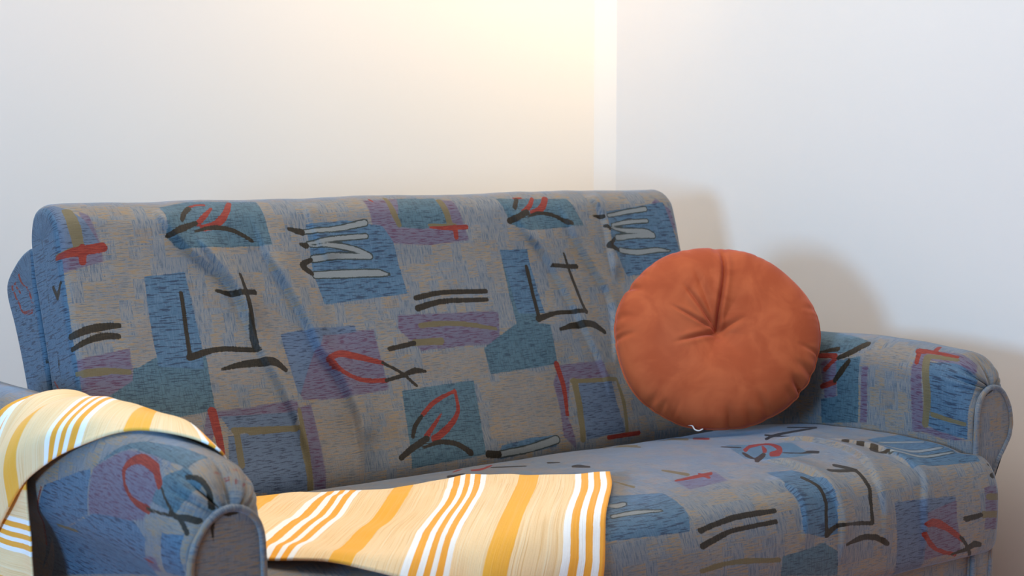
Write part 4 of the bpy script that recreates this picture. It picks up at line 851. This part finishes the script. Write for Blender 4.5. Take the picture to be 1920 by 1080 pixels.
def sweep(key, name, prof, ds, t0, t1, dt, r0, r1, mapf, mat, parent, insetw=None, medial=None, u_off=0., warp=None, capn=10,
          bumps=None):
    """Solid with the closed profile prof swept between t0 and t1, its two ends rounded (r0, r1) and closed.
    mapf(t, p(n,2)) gives the 3D points."""
    C = catmull(prof)
    P, arc = resample(C, ds)
    N = normals2(P)
    n = len(P)
    iw = np.ones(n) if insetw is None else insetw(P)
    st = []
    k0 = max(6, int(r0 * 1.57 / dt))
    for i in range(k0 + 1):
        a = math.pi / 2 * (1 - i / k0)
        st.append((t0 + r0 - r0 * math.sin(a), r0 * (1 - math.cos(a)), t0 + r0 - r0 * a))
    nb = int((t1 - t0 - r0 - r1) / dt)
    for i in range(1, nb):
        t = t0 + r0 + (t1 - t0 - r0 - r1) * i / nb
        st.append((t, 0, t))
    k1 = max(6, int(r1 * 1.57 / dt))
    for i in range(k1 + 1):
        a = math.pi / 2 * i / k1
        st.append((t1 - r1 + r1 * math.sin(a), r1 * (1 - math.cos(a)), t1 - r1 + r1 * a))
    a0, a1 = np.array(medial[0]), np.array(medial[1])
    d = a1 - a0
    rings, uvs = [], []
    def med(Q):
        tt = np.clip(((Q - a0) @ d) / (d @ d), 0, 1)
        return a0 + tt[:, None] * d
    Qs = P - N * (r0 * iw)[:, None]
    Md = med(Qs)
    w0 = np.linalg.norm(Qs - Md, axis=1)
    for j in range(capn):
        f = (j + .0) / capn
        rings.append((t0, Md + (Qs - Md) * f))
        uvs.append(np.stack([st[0][2] - w0 * (1 - f), arc], 1))
    for t, ins, u in st:
        rings.append((t, P - N * (ins * iw)[:, None]))
        uvs.append(np.stack([np.full(n, u), arc], 1))
    Qe = P - N * (r1 * iw)[:, None]
    Me = med(Qe)
    w1 = np.linalg.norm(Qe - Me, axis=1)
    for j in range(capn):
        f = 1 - (j + 1.0) / capn
        rings.append((t1, Me + (Qe - Me) * f))
        uvs.append(np.stack([st[-1][2] + w1 * (1 - f), arc], 1))
    m = len(rings)
    V = np.concatenate([mapf(t, q) for t, q in rings]).reshape(m, n, 3)
    UV = np.concatenate(uvs).reshape(m, n, 2)
    UV[:, :, 0] += u_off
    # grid normals
    du = np.gradient(V, axis=0)
    dv = np.roll(V, -1, 1) - np.roll(V, 1, 1)
    NN = np.cross(du, dv)
    NN /= np.linalg.norm(NN, axis=2)[..., None] + 1e-12
    cen = V.reshape(-1, 3).mean(0)
    mid = V[m // 2]
    if np.sum(NN[m // 2] * (mid - mid.mean(0))) < 0:
        NN = -NN
    U2 = UV.reshape(-1, 2)
    D = fold_disp(key, U2).reshape(m, n)
    if bumps is not None:
        D = D + bumps(UV[..., 0], UV[..., 1], V)
    w = np.ones(m)
    w[:capn] = 0
    w[-capn:] = 0
    w[capn:capn + 6] = np.linspace(0, 1, 6)
    w[-capn - 6:-capn] = np.linspace(1, 0, 6)
    V = V + NN * (D * w[:, None])[..., None]
    if warp is not None:
        V = warp(V, UV)
    idx = np.arange(m * n).reshape(m, n)
    a = idx[:-1, :]
    b = idx[1:, :]
    q = np.stack([a, np.roll(a, -1, 1), np.roll(b, -1, 1), b], -1).reshape(-1, 4)
    # orientation check
    i0 = (m // 2) * n
    f0 = q[i0]
    VV = V.reshape(-1, 3)
    fn = np.cross(VV[f0[1]] - VV[f0[0]], VV[f0[3]] - VV[f0[0]])
    if fn @ NN.reshape(-1, 3)[f0[0]] < 0:
        q = q[:, ::-1]
    return link(name, VV, np.ascontiguousarray(q), mat, parent, U2, fields=fields_for(key, U2))


def tube(name, path, r, mat, parent, closed=False, seg=10):
    P = np.asarray(path, float)
    n = len(P)
    T = (np.roll(P, -1, 0) - np.roll(P, 1, 0)) if closed else np.gradient(P, axis=0)
    T /= np.linalg.norm(T, axis=1)[:, None]
    up = np.array([.13, .99, .05])
    A = np.cross(T, up)
    A /= np.linalg.norm(A, axis=1)[:, None] + 1e-9
    B = np.cross(T, A)
    th = np.linspace(0, 2 * math.pi, seg, endpoint=False)
    rr = np.full(n, r) if np.isscalar(r) else np.asarray(r)
    V = P[:, None] + rr[:, None, None] * (A[:, None] * np.cos(th)[None, :, None] + B[:, None] * np.sin(th)[None, :, None])
    L = np.concatenate([[0], np.cumsum(np.linalg.norm(np.diff(P, axis=0), axis=1))])
    UV = np.stack([np.repeat(L[:, None], seg, 1), np.repeat((th * r if np.isscalar(r) else th * .004)[None], n, 0)], -1)
    idx = np.arange(n * seg).reshape(n, seg)
    a, b = (idx, np.roll(idx, -1, 0)) if closed else (idx[:-1], idx[1:])
    q = np.stack([a, b, np.roll(b, -1, 1), np.roll(a, -1, 1)], -1).reshape(-1, 4)
    faces = [tuple(x) for x in q]
    if not closed:
        faces += [tuple(idx[0]), tuple(idx[-1][::-1])]
    fld = np.full((n * seg, 9), .03)
    return link(name, V.reshape(-1, 3), faces, mat, parent, UV.reshape(-1, 2), fields=fld if mat is M_FAB else None)


# ------------------------------------------------------------------ room
WX, WY = 2.662, 3.10          # side wall plane, back wall plane
box('floor', (-3, -1.5, -.05), (WX + .1, WY + .1, 0), M_FLOOR, 'structure')
box('wall_back', (-3, WY, 0), (WX - .0, WY + .1, 2.6), M_WALL, 'structure')
box('wall_right', (WX, -1.5, 0), (WX + .1, WY + .1, 2.6), M_WALL, 'structure')
# narrow angled corner facet, shaped to give the strip of shade there
t = link('shade_facet_1', [(WX - .042, WY, 0), (WX, WY - .034, 0), (WX, WY, 0), (WX - .042, WY, 2.6), (WX, WY - .034, 2.6), (WX, WY, 2.6)],
         [(0, 1, 4, 3), (0, 2, 1), (3, 4, 5), (1, 2, 5, 4), (2, 0, 3, 5)], M_WALL, smooth=False)
t['kind'] = 'structure'
box('baseboard_back', (-3, WY - .014, 0), (WX - .06, WY, .08), M_BASE, 'structure')
box('baseboard_right', (WX - .014, -1.5, 0), (WX, WY - .02, .08), M_BASE, 'structure')

# ------------------------------------------------------------------ sofa
sofa = empty('sofa', (1.68, 2.2, 0), 'two-seat fabric sofa in blue and grey abstract pattern standing in the room corner', 'sofa')

# backrest (profile in Y,Z)
BACK = [(2.50, .30), (2.452, .34), (2.435, .40), (2.458, .46), (2.49, .53), (2.517, .60), (2.545, .68), (2.57, .76), (2.586, .82), (2.60, .855),
        (2.625, .873), (2.66, .877), (2.695, .863), (2.712, .825), (2.700, .76), (2.66, .64), (2.62, .52), (2.57, .38), (2.54, .31)]


def xmap(t, q):
    return np.stack([np.full(len(q), t), q[:, 0], q[:, 1]], 1)


def back_bumps(u, v, V):
    z = V[..., 2]
    return .004 * vnoise(u, v, 9, 3) + .002 * vnoise(u, v, 24, 4)


BX0, BX1 = 1.052, 2.425


def back_ds(p):
    front = (p[1] > .38) and (p[0] < 2.72 - (.88 - p[1]) * .42 + .0) and (p[0] < 2.66)
    return .0032 if front else .008


sweep('back', 'backrest', BACK, back_ds, BX0, BX1, .0032, .016, .024, xmap, M_FAB, sofa, medial=((2.53, .38), (2.655, .82)), bumps=back_bumps)

# rear housing behind the backrest
REAR = [(2.66, .20), (2.70, .40), (2.755, .567), (2.80, .66), (2.832, .712), (2.832, .735), (2.79, .772), (2.74, .797), (2.715, .80), (2.705, .74), (2.66, .60), (2.61, .46),
        (2.575, .34), (2.56, .20)]
sweep('rear', 'back_frame', REAR, .008, BX0 + .004, BX1 - .01, .008, .008, .008, xmap, M_FAB, sofa, medial=((2.60, .24), (2.715, .74)))

# seat cushion
SEAT = [(1.78, .262), (1.757, .275), (1.750, .31), (1.749, .35), (1.755, .39), (1.772, .424), (1.81, .444), (1.88, .452), (2.0, .452), (2.15, .443), (2.28, .425),
        (2.36, .402), (2.405, .38), (2.42, .34), (2.41, .28), (2.36, .262), (2.1, .258)]
SX0, SX1 = .972, 2.418


def seat_bumps(u, v, V):
    return .004 * vnoise(u, v, 7, 8) + .0015 * vnoise(u, v, 22, 9)


def seat_ds(p):
    return .0034 if p[0] < 2.39 and p[1] > .262 and (p[1] > .40 or p[0] < 1.85) else .012


def seat_warp(V, UV):
    # between the armrests the cushion is a little narrower than its front edge
    V = V.copy()
    k = smooth01((V[..., 1] - 1.785) / .02) * smooth01((V[..., 0] - 2.25) / .15)
    V[..., 0] -= .036 * k
    return V


seat = sweep('seat', 'seat_cushion', SEAT, seat_ds, SX0, SX1, .0034, .02, .026, xmap, M_FAB, sofa, medial=((1.83, .355), (2.34, .34)), bumps=seat_bumps, warp=seat_warp)


# armrests
def arm_ztop(y):
    return np.interp(y, [1.74, 1.80, 1.86, 1.95, 2.05, 2.2, 2.4, 2.7], [-.020, -.012, -.004, .004, .006, .002, 0, -.004])


AY1 = 2.60
ARMP = [(-.004, .07), (-.006, .25), (-.012, .39), (-.032, .44), (-.057, .475), (-.064, .51), (-.063, .54), (-.054, .575), (-.036, .601), (0, .612), (.036, .601), (.054, .575), (.058, .54), (.055, .50), (.052, .44),
        (.052, .25), (.052, .07), (0, .06)]


def make_arm(key, cx, sgn, AY0, AY1=2.60):
    def amap(t, q):
        z = q[:, 1] + arm_ztop(t) * smooth01((q[:, 1] - .45) / .12)
        return np.stack([cx + sgn * q[:, 0], np.full(len(q), t), z], 1)

    def insetw(P):
        return .16 + .84 * smooth01((P[:, 1] - .50) / .09) * 1.0

    def bumps(u, v, V):
        d = V[..., 1] - AY0
        zz = smooth01((V[..., 2] - .535) / .03)
        g1 = np.exp(-(np.maximum(d, 0) / .035) ** 2) * zz
        puck = np.abs(np.sin(v * math.pi / .027 + 2.2 * np.sin(v * 37))) ** .6 - .6
        side = .0025 * vnoise(u, v, 12, 21) + .0035 * vnoise(u * .35, v, 14, 5)
        return g1 * puck * .014 + side
    o = sweep(key, 'armrest', ARMP, lambda p: .0035 if p[1] > .3 else .01, AY0, AY1, .0035, .055, .03, amap, M_FAB, sofa, insetw=insetw,
              medial=((.024, .12), (.004, .50)), bumps=bumps)
    # front facing panel and its piping
    out = []
    hw, zt = .0415, .551
    for i in range(25):
        a = math.pi * i / 24
        out.append((hw * math.cos(a), zt - hw * 1.25 + hw * 1.25 * math.sin(a) ** .85))
    out = [(hw + .001, z) for z in np.linspace(.08, .48, 20)] + out + [(-hw - .001, z) for z in np.linspace(.48, .08, 20)]
    out = np.array(out)
    # the outer edge bulges under the roll and draws in below it
    zz = out[:, 1]
    left = out[:, 0] < 0
    out[left, 0] -= (.012 * smooth01((.545 - zz) / .06) - .050 * smooth01((.475 - zz) / .085))[left]
    out[:, 0] *= sgn
    y0 = AY0 - .004
    c = np.array([.02 * sgn, .33])
    n = len(out)
    rings = []
    out, _ = resample(out, .004, False)
    n = len(out)
    for s_, yy in [(1.0, AY0 + .012), (1.0, y0 + .002), (.97, y0)] + [(x_, y0 - .002) for x_ in np.linspace(.94, 0, 26)]:
        q = np.stack([c[0] + (out[:, 0] - c[0]) * s_, c[1] + (out[:, 1] - c[1]) * (s_ if s_ < .9 else 1 - (1 - s_) * .2)], 1)
        rings.append(np.stack([cx + q[:, 0], np.full(n, yy), q[:, 1]], 1))
    V = np.array(rings)
    idx = np.arange(len(rings) * n).reshape(len(rings), n)
    a, b = idx[:-1], idx[1:]
    q = np.stack([a, np.roll(a, -1, 1), np.roll(b, -1, 1), b], -1).reshape(-1, 4)
    uv = np.stack([V[..., 0], V[..., 2]], -1).reshape(-1, 2)
    pn = link('front_panel', V.reshape(-1, 3), np.ascontiguousarray(q), M_FAB, o, uv, fields=fields_for(key + '_panel', uv))
    pp = np.stack([cx + out[:, 0], np.full(n, y0 - .001), out[:, 1]], 1)
    pp, _ = resample(pp, .006, False)
    tube('piping', pp, .0048, M_FAB, o)
    return o


make_arm('arml', .916, 1, 1.752)
make_arm('armr', 2.434, -1, 1.797, 2.46)

# base under the seat and feet
bf = box('base_frame', (.975, 1.80, .11), (2.395, 2.55, .275), M_FAB, parent=sofa)
for k in range(3):
    at = bf.data.attributes.new('fld%d' % k, 'FLOAT_VECTOR', 'POINT')
    at.data.foreach_set('vector', np.full(24, .03, np.float32))
ul = bf.data.uv_layers.new(name='UVMap')
for lp in bf.data.loops:
    cc = bf.data.vertices[lp.vertex_index].co
    ul.data[lp.index].uv = (cc.x + cc.y, cc.z)
for x in (.93, 2.42):
    for y in (1.82, 2.52):
        tube('leg', [(x, y, .075), (x, y, .04), (x, y, 0)], np.array([.022, .02, .016]), M_WOOD, sofa, seg=16)


# ------------------------------------------------------------------ round cushion
def make_cushion():
    R_, H_ = .187, .058
    root = empty('round_cushion', (2.20, 2.28, .44), 'round rust-orange velvet cushion with a tufted centre on the sofa seat', 'cushion')
    nr, na = 110, 420
    th = np.linspace(0, 2 * math.pi, na, endpoint=False)
    creases = [(88, .011, .009, .98), (124, .0065, .008, .62), (152, .0045, .007, .55), (201, .0060, .009, .5), (24, .0050, .011, .34), (108, .004, .013, .75),
               (60, .002, .02, .5), (255, .003, .03, .4), (305, .003, .03, .4), (345, .002, .03, .4)]
    rnd = random.Random(4)
    gath = []
    for k in range(46):
        a = rnd.uniform(0, 360)
        dens = .35 + .65 * (math.cos(math.radians(a - 225)) > .2 or math.cos(math.radians(a - 320)) > .75 or abs(a - 172) < 14)
        gath.append((a, rnd.uniform(.0016, .0048) * dens, rnd.uniform(.004, .008), rnd.uniform(.70, .86)))

    def face(sign):
        rr = np.linspace(0, 1, nr) ** .9
        Rr, Th = np.meshgrid(rr, th, indexing='ij')
        h = H_ * (np.clip(1 - Rr ** 3.0, 0, 1)) ** .5
        r = Rr * R_
        h = h - .034 * np.exp(-(r / .030) ** 1.1) - .010 * np.exp(-(r / .09) ** 2)
        for a, dp, wd_, ln in creases:
            d = np.abs((Th - math.radians(a) + math.pi) % (2 * math.pi) - math.pi)
            if a == 88:
                d = np.abs((Th - math.radians(a) + .10 * np.sin(Rr * 3.1) + math.pi) % (2 * math.pi) - math.pi)
            lat = d * np.maximum(r, .004)
            f = smooth01((ln - Rr) / .25) * smooth01(Rr / .06)
            ww = wd_ * .45
            h = h - dp * np.exp(-(lat / ww) ** 1.5) * f + dp * .35 * np.exp(-((lat - ww * 2) / (ww * 1.6)) ** 2) * f
        dr = np.zeros_like(r)
        for a, dp, wd_, st_ in gath:
            d = np.abs((Th - math.radians(a) + math.pi) % (2 * math.pi) - math.pi) * r
            f = smooth01((Rr - st_) / (1 - st_))
            h = h - 1.2 * dp * np.exp(-(d / wd_) ** 2) * f * smooth01((1.0 - Rr) / .02 + .3)
            dr = dr - .45 * dp * np.exp(-(d / wd_) ** 2) * f
        x, y = r * np.cos(Th), r * np.sin(Th)
        h = h + .004 * vnoise(x + 3, y + 3, 16, 2) * smooth01((1 - Rr) / .1)
        x = x * 1.025
        rad = (r + dr) * (1 + .012 * np.sin(3 * Th + 1) + .008 * np.sin(7 * Th)) / np.maximum(r, 1e-9)
        x, y = x * rad, y * rad
        return np.stack([x, sign * h, y], -1)       # local: x right, z up, -y front
    F, B = face(-1), face(1)
    Vv = np.concatenate([F, B[::-1][1:]], 0)
    m = len(Vv)
    # orientation: tilt back, turned to the camera
    Rm = Matrix.Rotation(math.radians(-40), 3, 'Z') @ Matrix.Rotation(math.radians(-30), 3, 'X')
    Rn = np.array(Rm)
    cen = np.array([2.197, 2.241, .613])
    W = Vv.reshape(-1, 3) @ Rn.T + cen
    # the cushion's underside settles on the seat
    zs = .451
    W[:, 2] = np.where(W[:, 2] < zs + .012, zs + .012 - .012 * (1 - np.exp(-(zs + .012 - W[:, 2]) / .012)), W[:, 2])
    idx = np.arange(m * na).reshape(m, na)
    a, b = idx[:-1], idx[1:]
    q = np.stack([a, b, np.roll(b, -1, 1), np.roll(a, -1, 1)], -1).reshape(-1, 4)
    link('cover', W, np.ascontiguousarray(q[:, ::-1]), M_VELVET, root)
    # stitched seam round the rim
    rim = (F[-1] * 1.003) @ Rn.T + cen
    rim[:, 2] = np.where(rim[:, 2] < zs + .012, zs + .012 - .012 * (1 - np.exp(-(zs + .012 - rim[:, 2]) / .012)), rim[:, 2])
    tube('seam', rim[::2], .0016, M_VELVET, root, closed=True, seg=8)
    # tuft button
    bt = []
    cb = np.array([0, -(H_ - .046), 0])
    nb = 18
    Vb = []
    for i in range(7):
        p = math.pi / 2 * i / 6
        for k in range(nb):
            a_ = 2 * math.pi * k / nb
            Vb.append((.0045 * math.sin(p) * math.cos(a_), cb[1] - .002 * math.cos(p), .0045 * math.sin(p) * math.sin(a_)))
    Wb = np.array(Vb) @ Rn.T + cen
    fb = [(i * nb + k, i * nb + (k + 1) % nb, (i + 1) * nb + (k + 1) % nb, (i + 1) * nb + k) for i in range(6) for k in range(nb)]
    link('button', Wb, fb, M_VELVET, root)
    # loose white thread tag at the bottom seam
    p0 = rim[int(na * (258 / 360))]
    f_ = np.array([-.62, -.78, 0])
    r_ = np.array([.79, -.61, 0])
    pts = [p0 + f_ * .002 - r_ * .016 + np.array([0, 0, .007]), p0 + f_ * .006 - r_ * .009 + np.array([0, 0, .006]), p0 + f_ * .010 - r_ * .005 + np.array([0, 0, .0]),
           p0 + f_ * .013 + r_ * .002 - np.array([0, 0, .002]), p0 + f_ * .012 + r_ * .010 + np.array([0, 0, .001])]
    tg = tube('thread_tag', catmull(pts, 8, False), .0013, M_THREAD, root, seg=8)
    tg['label'] = 'loose white thread at the seam'
    return root


make_cushion()


# ------------------------------------------------------------------ throw
def seat_surface():
    C = catmull(SEAT)
    P, arc = resample(C, .002)
    # keep from the rear top edge to the front bottom, ordered back -> front
    i1 = int(np.argmin(np.abs(P[:, 0] - 2.405) + np.abs(P[:, 1] - .38)))
    Q = P[:i1 + 1][::-1]
    s = np.concatenate([[0], np.cumsum(np.linalg.norm(np.diff(Q, axis=0), axis=1))])
    # express s as signed distance from the point y=2.0 on the top, growing to the back
    k = int(np.argmin(np.abs(Q[:, 0] - 2.0)))
    n = normals2(P)[:i1 + 1][::-1]
    return Q, -(s - s[k]) + 2.0, n


SQ, SS, SN = seat_surface()


def on_seat(x, s, off):
    """x, s: along seat profile, s equals y on the flat top and keeps counting down the front"""
    o = np.argsort(SS)
    y = np.interp(s, SS[o], SQ[o, 0])
    z = np.interp(s, SS[o], SQ[o, 1])
    ny = np.interp(s, SS[o], SN[o, 0])
    nz = np.interp(s, SS[o], SN[o, 1])
    return np.array([x, y + ny * off, z + nz * off])


AC = catmull(ARMP)
AP, AARC = resample(AC, .002)
_k = int(np.argmax(AP[:, 1]))
AS = AARC - AARC[_k]
AN = normals2(AP)


def on_arm(a, y, off):
    """a: distance over the left armrest from its crest, + towards the seat"""
    x = np.interp(a, AS, AP[:, 0]) + off * np.interp(a, AS, AN[:, 0])
    z = np.interp(a, AS, AP[:, 1]) + off * np.interp(a, AS, AN[:, 1])
    z = z + float(arm_ztop(y)) * float(smooth01((z - .45) / .12))
    return np.array([.916 + x, y, z])


def make_throw():
    root = empty('throw_blanket', (1.2, 1.95, .46), 'yellow and white striped woven cotton throw draped over left armrest and seat', 'throw')
    o = .007
    S = lambda x, s, off=o: on_seat(x, s, off)

    def A(a, y, off=o):
        p = on_arm(a, y, off)
        if a < -.10 and p[2] < .52:
            p[0] = .916 - .066 - off
        return p
    # rows of the cloth: (u, [points from the rear hem (w=0) to the front hem (w=1)])
    rows = [
        (-3.1, [A(.26, 2.42), A(.16, 2.36), A(.07, 2.325, .008), A(.01, 2.31, .008), A(-.06, 2.345, .012), A(-.22, 2.39, .018), A(-.42, 2.41, .018)]),
        (-2.9, [A(.27, 2.42), A(.16, 2.36), A(.07, 2.30, .010), A(.01, 2.275, .012), A(-.055, 2.295, .018), A(-.15, 2.31, .024), A(-.28, 2.33, .020)]),
        (-2.5, [A(.27, 2.41), A(.16, 2.34), A(.07, 2.24, .012), A(.0, 2.195, .015), A(-.05, 2.195, .026), A(-.10, 2.205, .032), A(-.15, 2.215, .022)]),
        (-2.0, [A(.26, 2.38), A(.16, 2.31), A(.08, 2.22, .012), A(.02, 2.14, .017), A(-.015, 2.095, .024), A(-.05, 2.085, .022), A(-.085, 2.095, .012)]),
        (-1.5, [A(.22, 2.33), A(.15, 2.25), A(.09, 2.16, .016), A(.045, 2.07, .018), A(.015, 2.01, .016), A(-.005, 1.975, .012), A(-.02, 1.955, .006)]),
        (-1.0, [A(.19, 2.30), A(.14, 2.20, .012), A(.09, 2.09, .012), A(.06, 2.0, .012), A(.045, 1.93, .011), A(.038, 1.87, .008), A(.034, 1.835, .005)]),
        (-.75, [S(1.05, 2.28, .008), A(.165, 2.15, .012), A(.14, 2.05, .012), A(.11, 1.96, .012), A(.10, 1.91, .010), A(.095, 1.88, .008), A(.090, 1.86, .005)]),
        (-.5, [S(1.20, 2.19, .010), S(1.14, 2.12, .014), S(1.07, 2.04, .014), S(1.01, 1.98, .014), A(.155, 1.94, .010), A(.15, 1.90, .008), A(.145, 1.87, .006)]),
        (-.2, [S(1.25, 2.115, .016), S(1.195, 2.06, .016), S(1.115, 1.99, .008), S(1.065, 1.945, .008), S(1.02, 1.895, .010), S(.995, 1.865, .016), S(.982, 1.845, .012)]),
        (0, [S(1.279, 2.086, .018), S(1.225, 2.026, .018), S(1.165, 1.968, .008), S(1.112, 1.92, .008), S(1.065, 1.875, .010), S(1.030, 1.84, .018), S(1.010, 1.822, .014)]),
        (.5, [S(1.362, 2.045, .018), S(1.300, 1.968, .020), S(1.240, 1.915, .009), S(1.180, 1.865, .008), S(1.125, 1.815, .010), S(1.100, 1.798, .016), S(1.088, 1.788, .014)]),
        (1.0, [S(1.493, 2.065, .018), S(1.375, 1.915, .022), S(1.305, 1.857, .010), S(1.255, 1.810, .008), S(1.215, 1.770, .008), S(1.200, 1.755, .010), S(1.190, 1.742, .012)]),
        (1.5, [S(1.577, 2.016, .014), S(1.485, 1.91, .018), S(1.405, 1.835, .010), S(1.350, 1.785, .008), S(1.315, 1.75, .008), S(1.297, 1.71, .008), S(1.285, 1.66, .009)]),
        (2.0, [S(1.672, 1.97, .010), S(1.605, 1.89, .010), S(1.550, 1.835, .009), S(1.500, 1.785, .008), S(1.472, 1.735, .008), S(1.450, 1.68, .008), S(1.435, 1.62, .009)]),
        (2.1, [S(1.703, 1.972, .008), S(1.640, 1.895, .008), S(1.582, 1.835, .008), S(1.532, 1.785, .008), S(1.502, 1.73, .007), S(1.482, 1.67, .007), S(1.468, 1.61, .008)]),
    ]
    us = np.array([r[0] for r in rows])
    K = 90
    Wc = []
    for u, pts in rows:
        c, _ = resample(catmull(pts, 16, False), .001, False)
        s = np.linspace(0, 1, len(c))
        k = np.linspace(0, 1, K)
        Wc.append(np.stack([np.interp(k, s, c[:, j]) for j in range(3)], 1))
    Wc = np.array(Wc)                       # rows, K, 3
    nu = 340
    uu = np.linspace(us[0], us[-1], nu)
    # monotone-ish smooth interpolation between the rows
    G_ = np.zeros((nu, K, 3))
    tang = np.gradient(Wc, us, axis=0)
    for i, u in enumerate(uu):
        j = min(int(np.searchsorted(us, u, side='right')) - 1, len(us) - 2)
        h = us[j + 1] - us[j]
        t = (u - us[j]) / h
        G_[i] = ((2 * t**3 - 3 * t**2 + 1) * Wc[j] + (t**3 - 2 * t**2 + t) * h * tang[j] * .85 +
                 (-2 * t**3 + 3 * t**2) * Wc[j + 1] + (t**3 - t**2) * h * tang[j + 1] * .85)
    kk = np.linspace(0, 1, K)
    U, W_ = np.meshgrid(uu, kk, indexing='ij')

    def finish(name, Gr, U, W_, mats, seed, amp):
        du, dv = np.gradient(Gr, axis=0), np.gradient(Gr, axis=1)
        N = np.cross(du, dv)
        N /= np.linalg.norm(N, axis=2)[..., None] + 1e-9
        if N[..., 2].mean() < 0:
            N = -N
        D = amp * vnoise(U * .8 + 20, W_ * 3 + 3, 2.0, seed) + amp * .4 * vnoise(U + 20, W_ * 2, 6, seed + 1)
        Gr = Gr + N * D[..., None]
        m, n = U.shape
        th = .0032
        top = Gr + N * th * .5
        bot = Gr - N * th * .5
        V = np.concatenate([top.reshape(-1, 3), bot.reshape(-1, 3)])
        uv = np.stack([U, W_ * .45], -1).reshape(-1, 2)
        uv = np.concatenate([uv, uv])
        ix = np.arange(m * n).reshape(m, n)
        q = np.stack([ix[:-1, :-1], ix[1:, :-1], ix[1:, 1:], ix[:-1, 1:]], -1).reshape(-1, 4)
        fn = np.cross(V[q[:, 1]] - V[q[:, 0]], V[q[:, 3]] - V[q[:, 0]])
        if (fn * N.reshape(-1, 3)[q[:, 0]]).sum() < 0:
            q = q[:, ::-1]
        o2 = m * n
        ring = np.concatenate([ix[:, 0], ix[-1, 1:], ix[-2::-1, -1], ix[0, -2:0:-1]])
        e = np.stack([ring, np.roll(ring, -1), np.roll(ring, -1) + o2, ring + o2], -1)
        F = np.concatenate([q, q[:, ::-1] + o2, e])
        return V, F, uv
    V1, F1, uv1 = finish('cloth', G_, U, W_, None, 31, .006)
    # the tucked end hanging down the outer side of the armrest
    ys = np.linspace(2.165, 2.62, 60)
    zs = np.linspace(.545, .06, 110)
    Y, Z = np.meshgrid(ys, zs, indexing='ij')
    bul = .016 * np.exp(-((Z - .55) / .04) ** 2)
    X = .839 - bul * .3 + .006 * np.sin((Y - 2.165) * 30) * smooth01((.56 - Z) / .2)
    Yw = Y + .012 * smooth01((.50 - Z) / .2) - .006 * np.sin(Z * 22) + .018 * smooth01((.545 - Z) / .03) * smooth01((2.3 - Y) / .13)
    H = np.stack([X, Yw, Z], -1)
    Uh = .5 + (.520 - Z - .006 * np.sin(np.clip((Y - 2.165) / .2, 0, 1) * math.pi)) / .16
    V2, F2, uv2 = finish('hang', H, Uh, (Y - 2.1) / .45, None, 41, .004)
    V = np.concatenate([V1, V2])
    F = np.concatenate([F1, F2 + len(V1)])
    link('woven_cloth', V, np.ascontiguousarray(F), M_THROW, root, np.concatenate([uv1, uv2]))
    return root


make_throw()


for o in list(sc.objects):
    if o.type == 'MESH' and o.parent is None and 'kind' not in o and 'label' not in o:
        print('untagged', o.name)
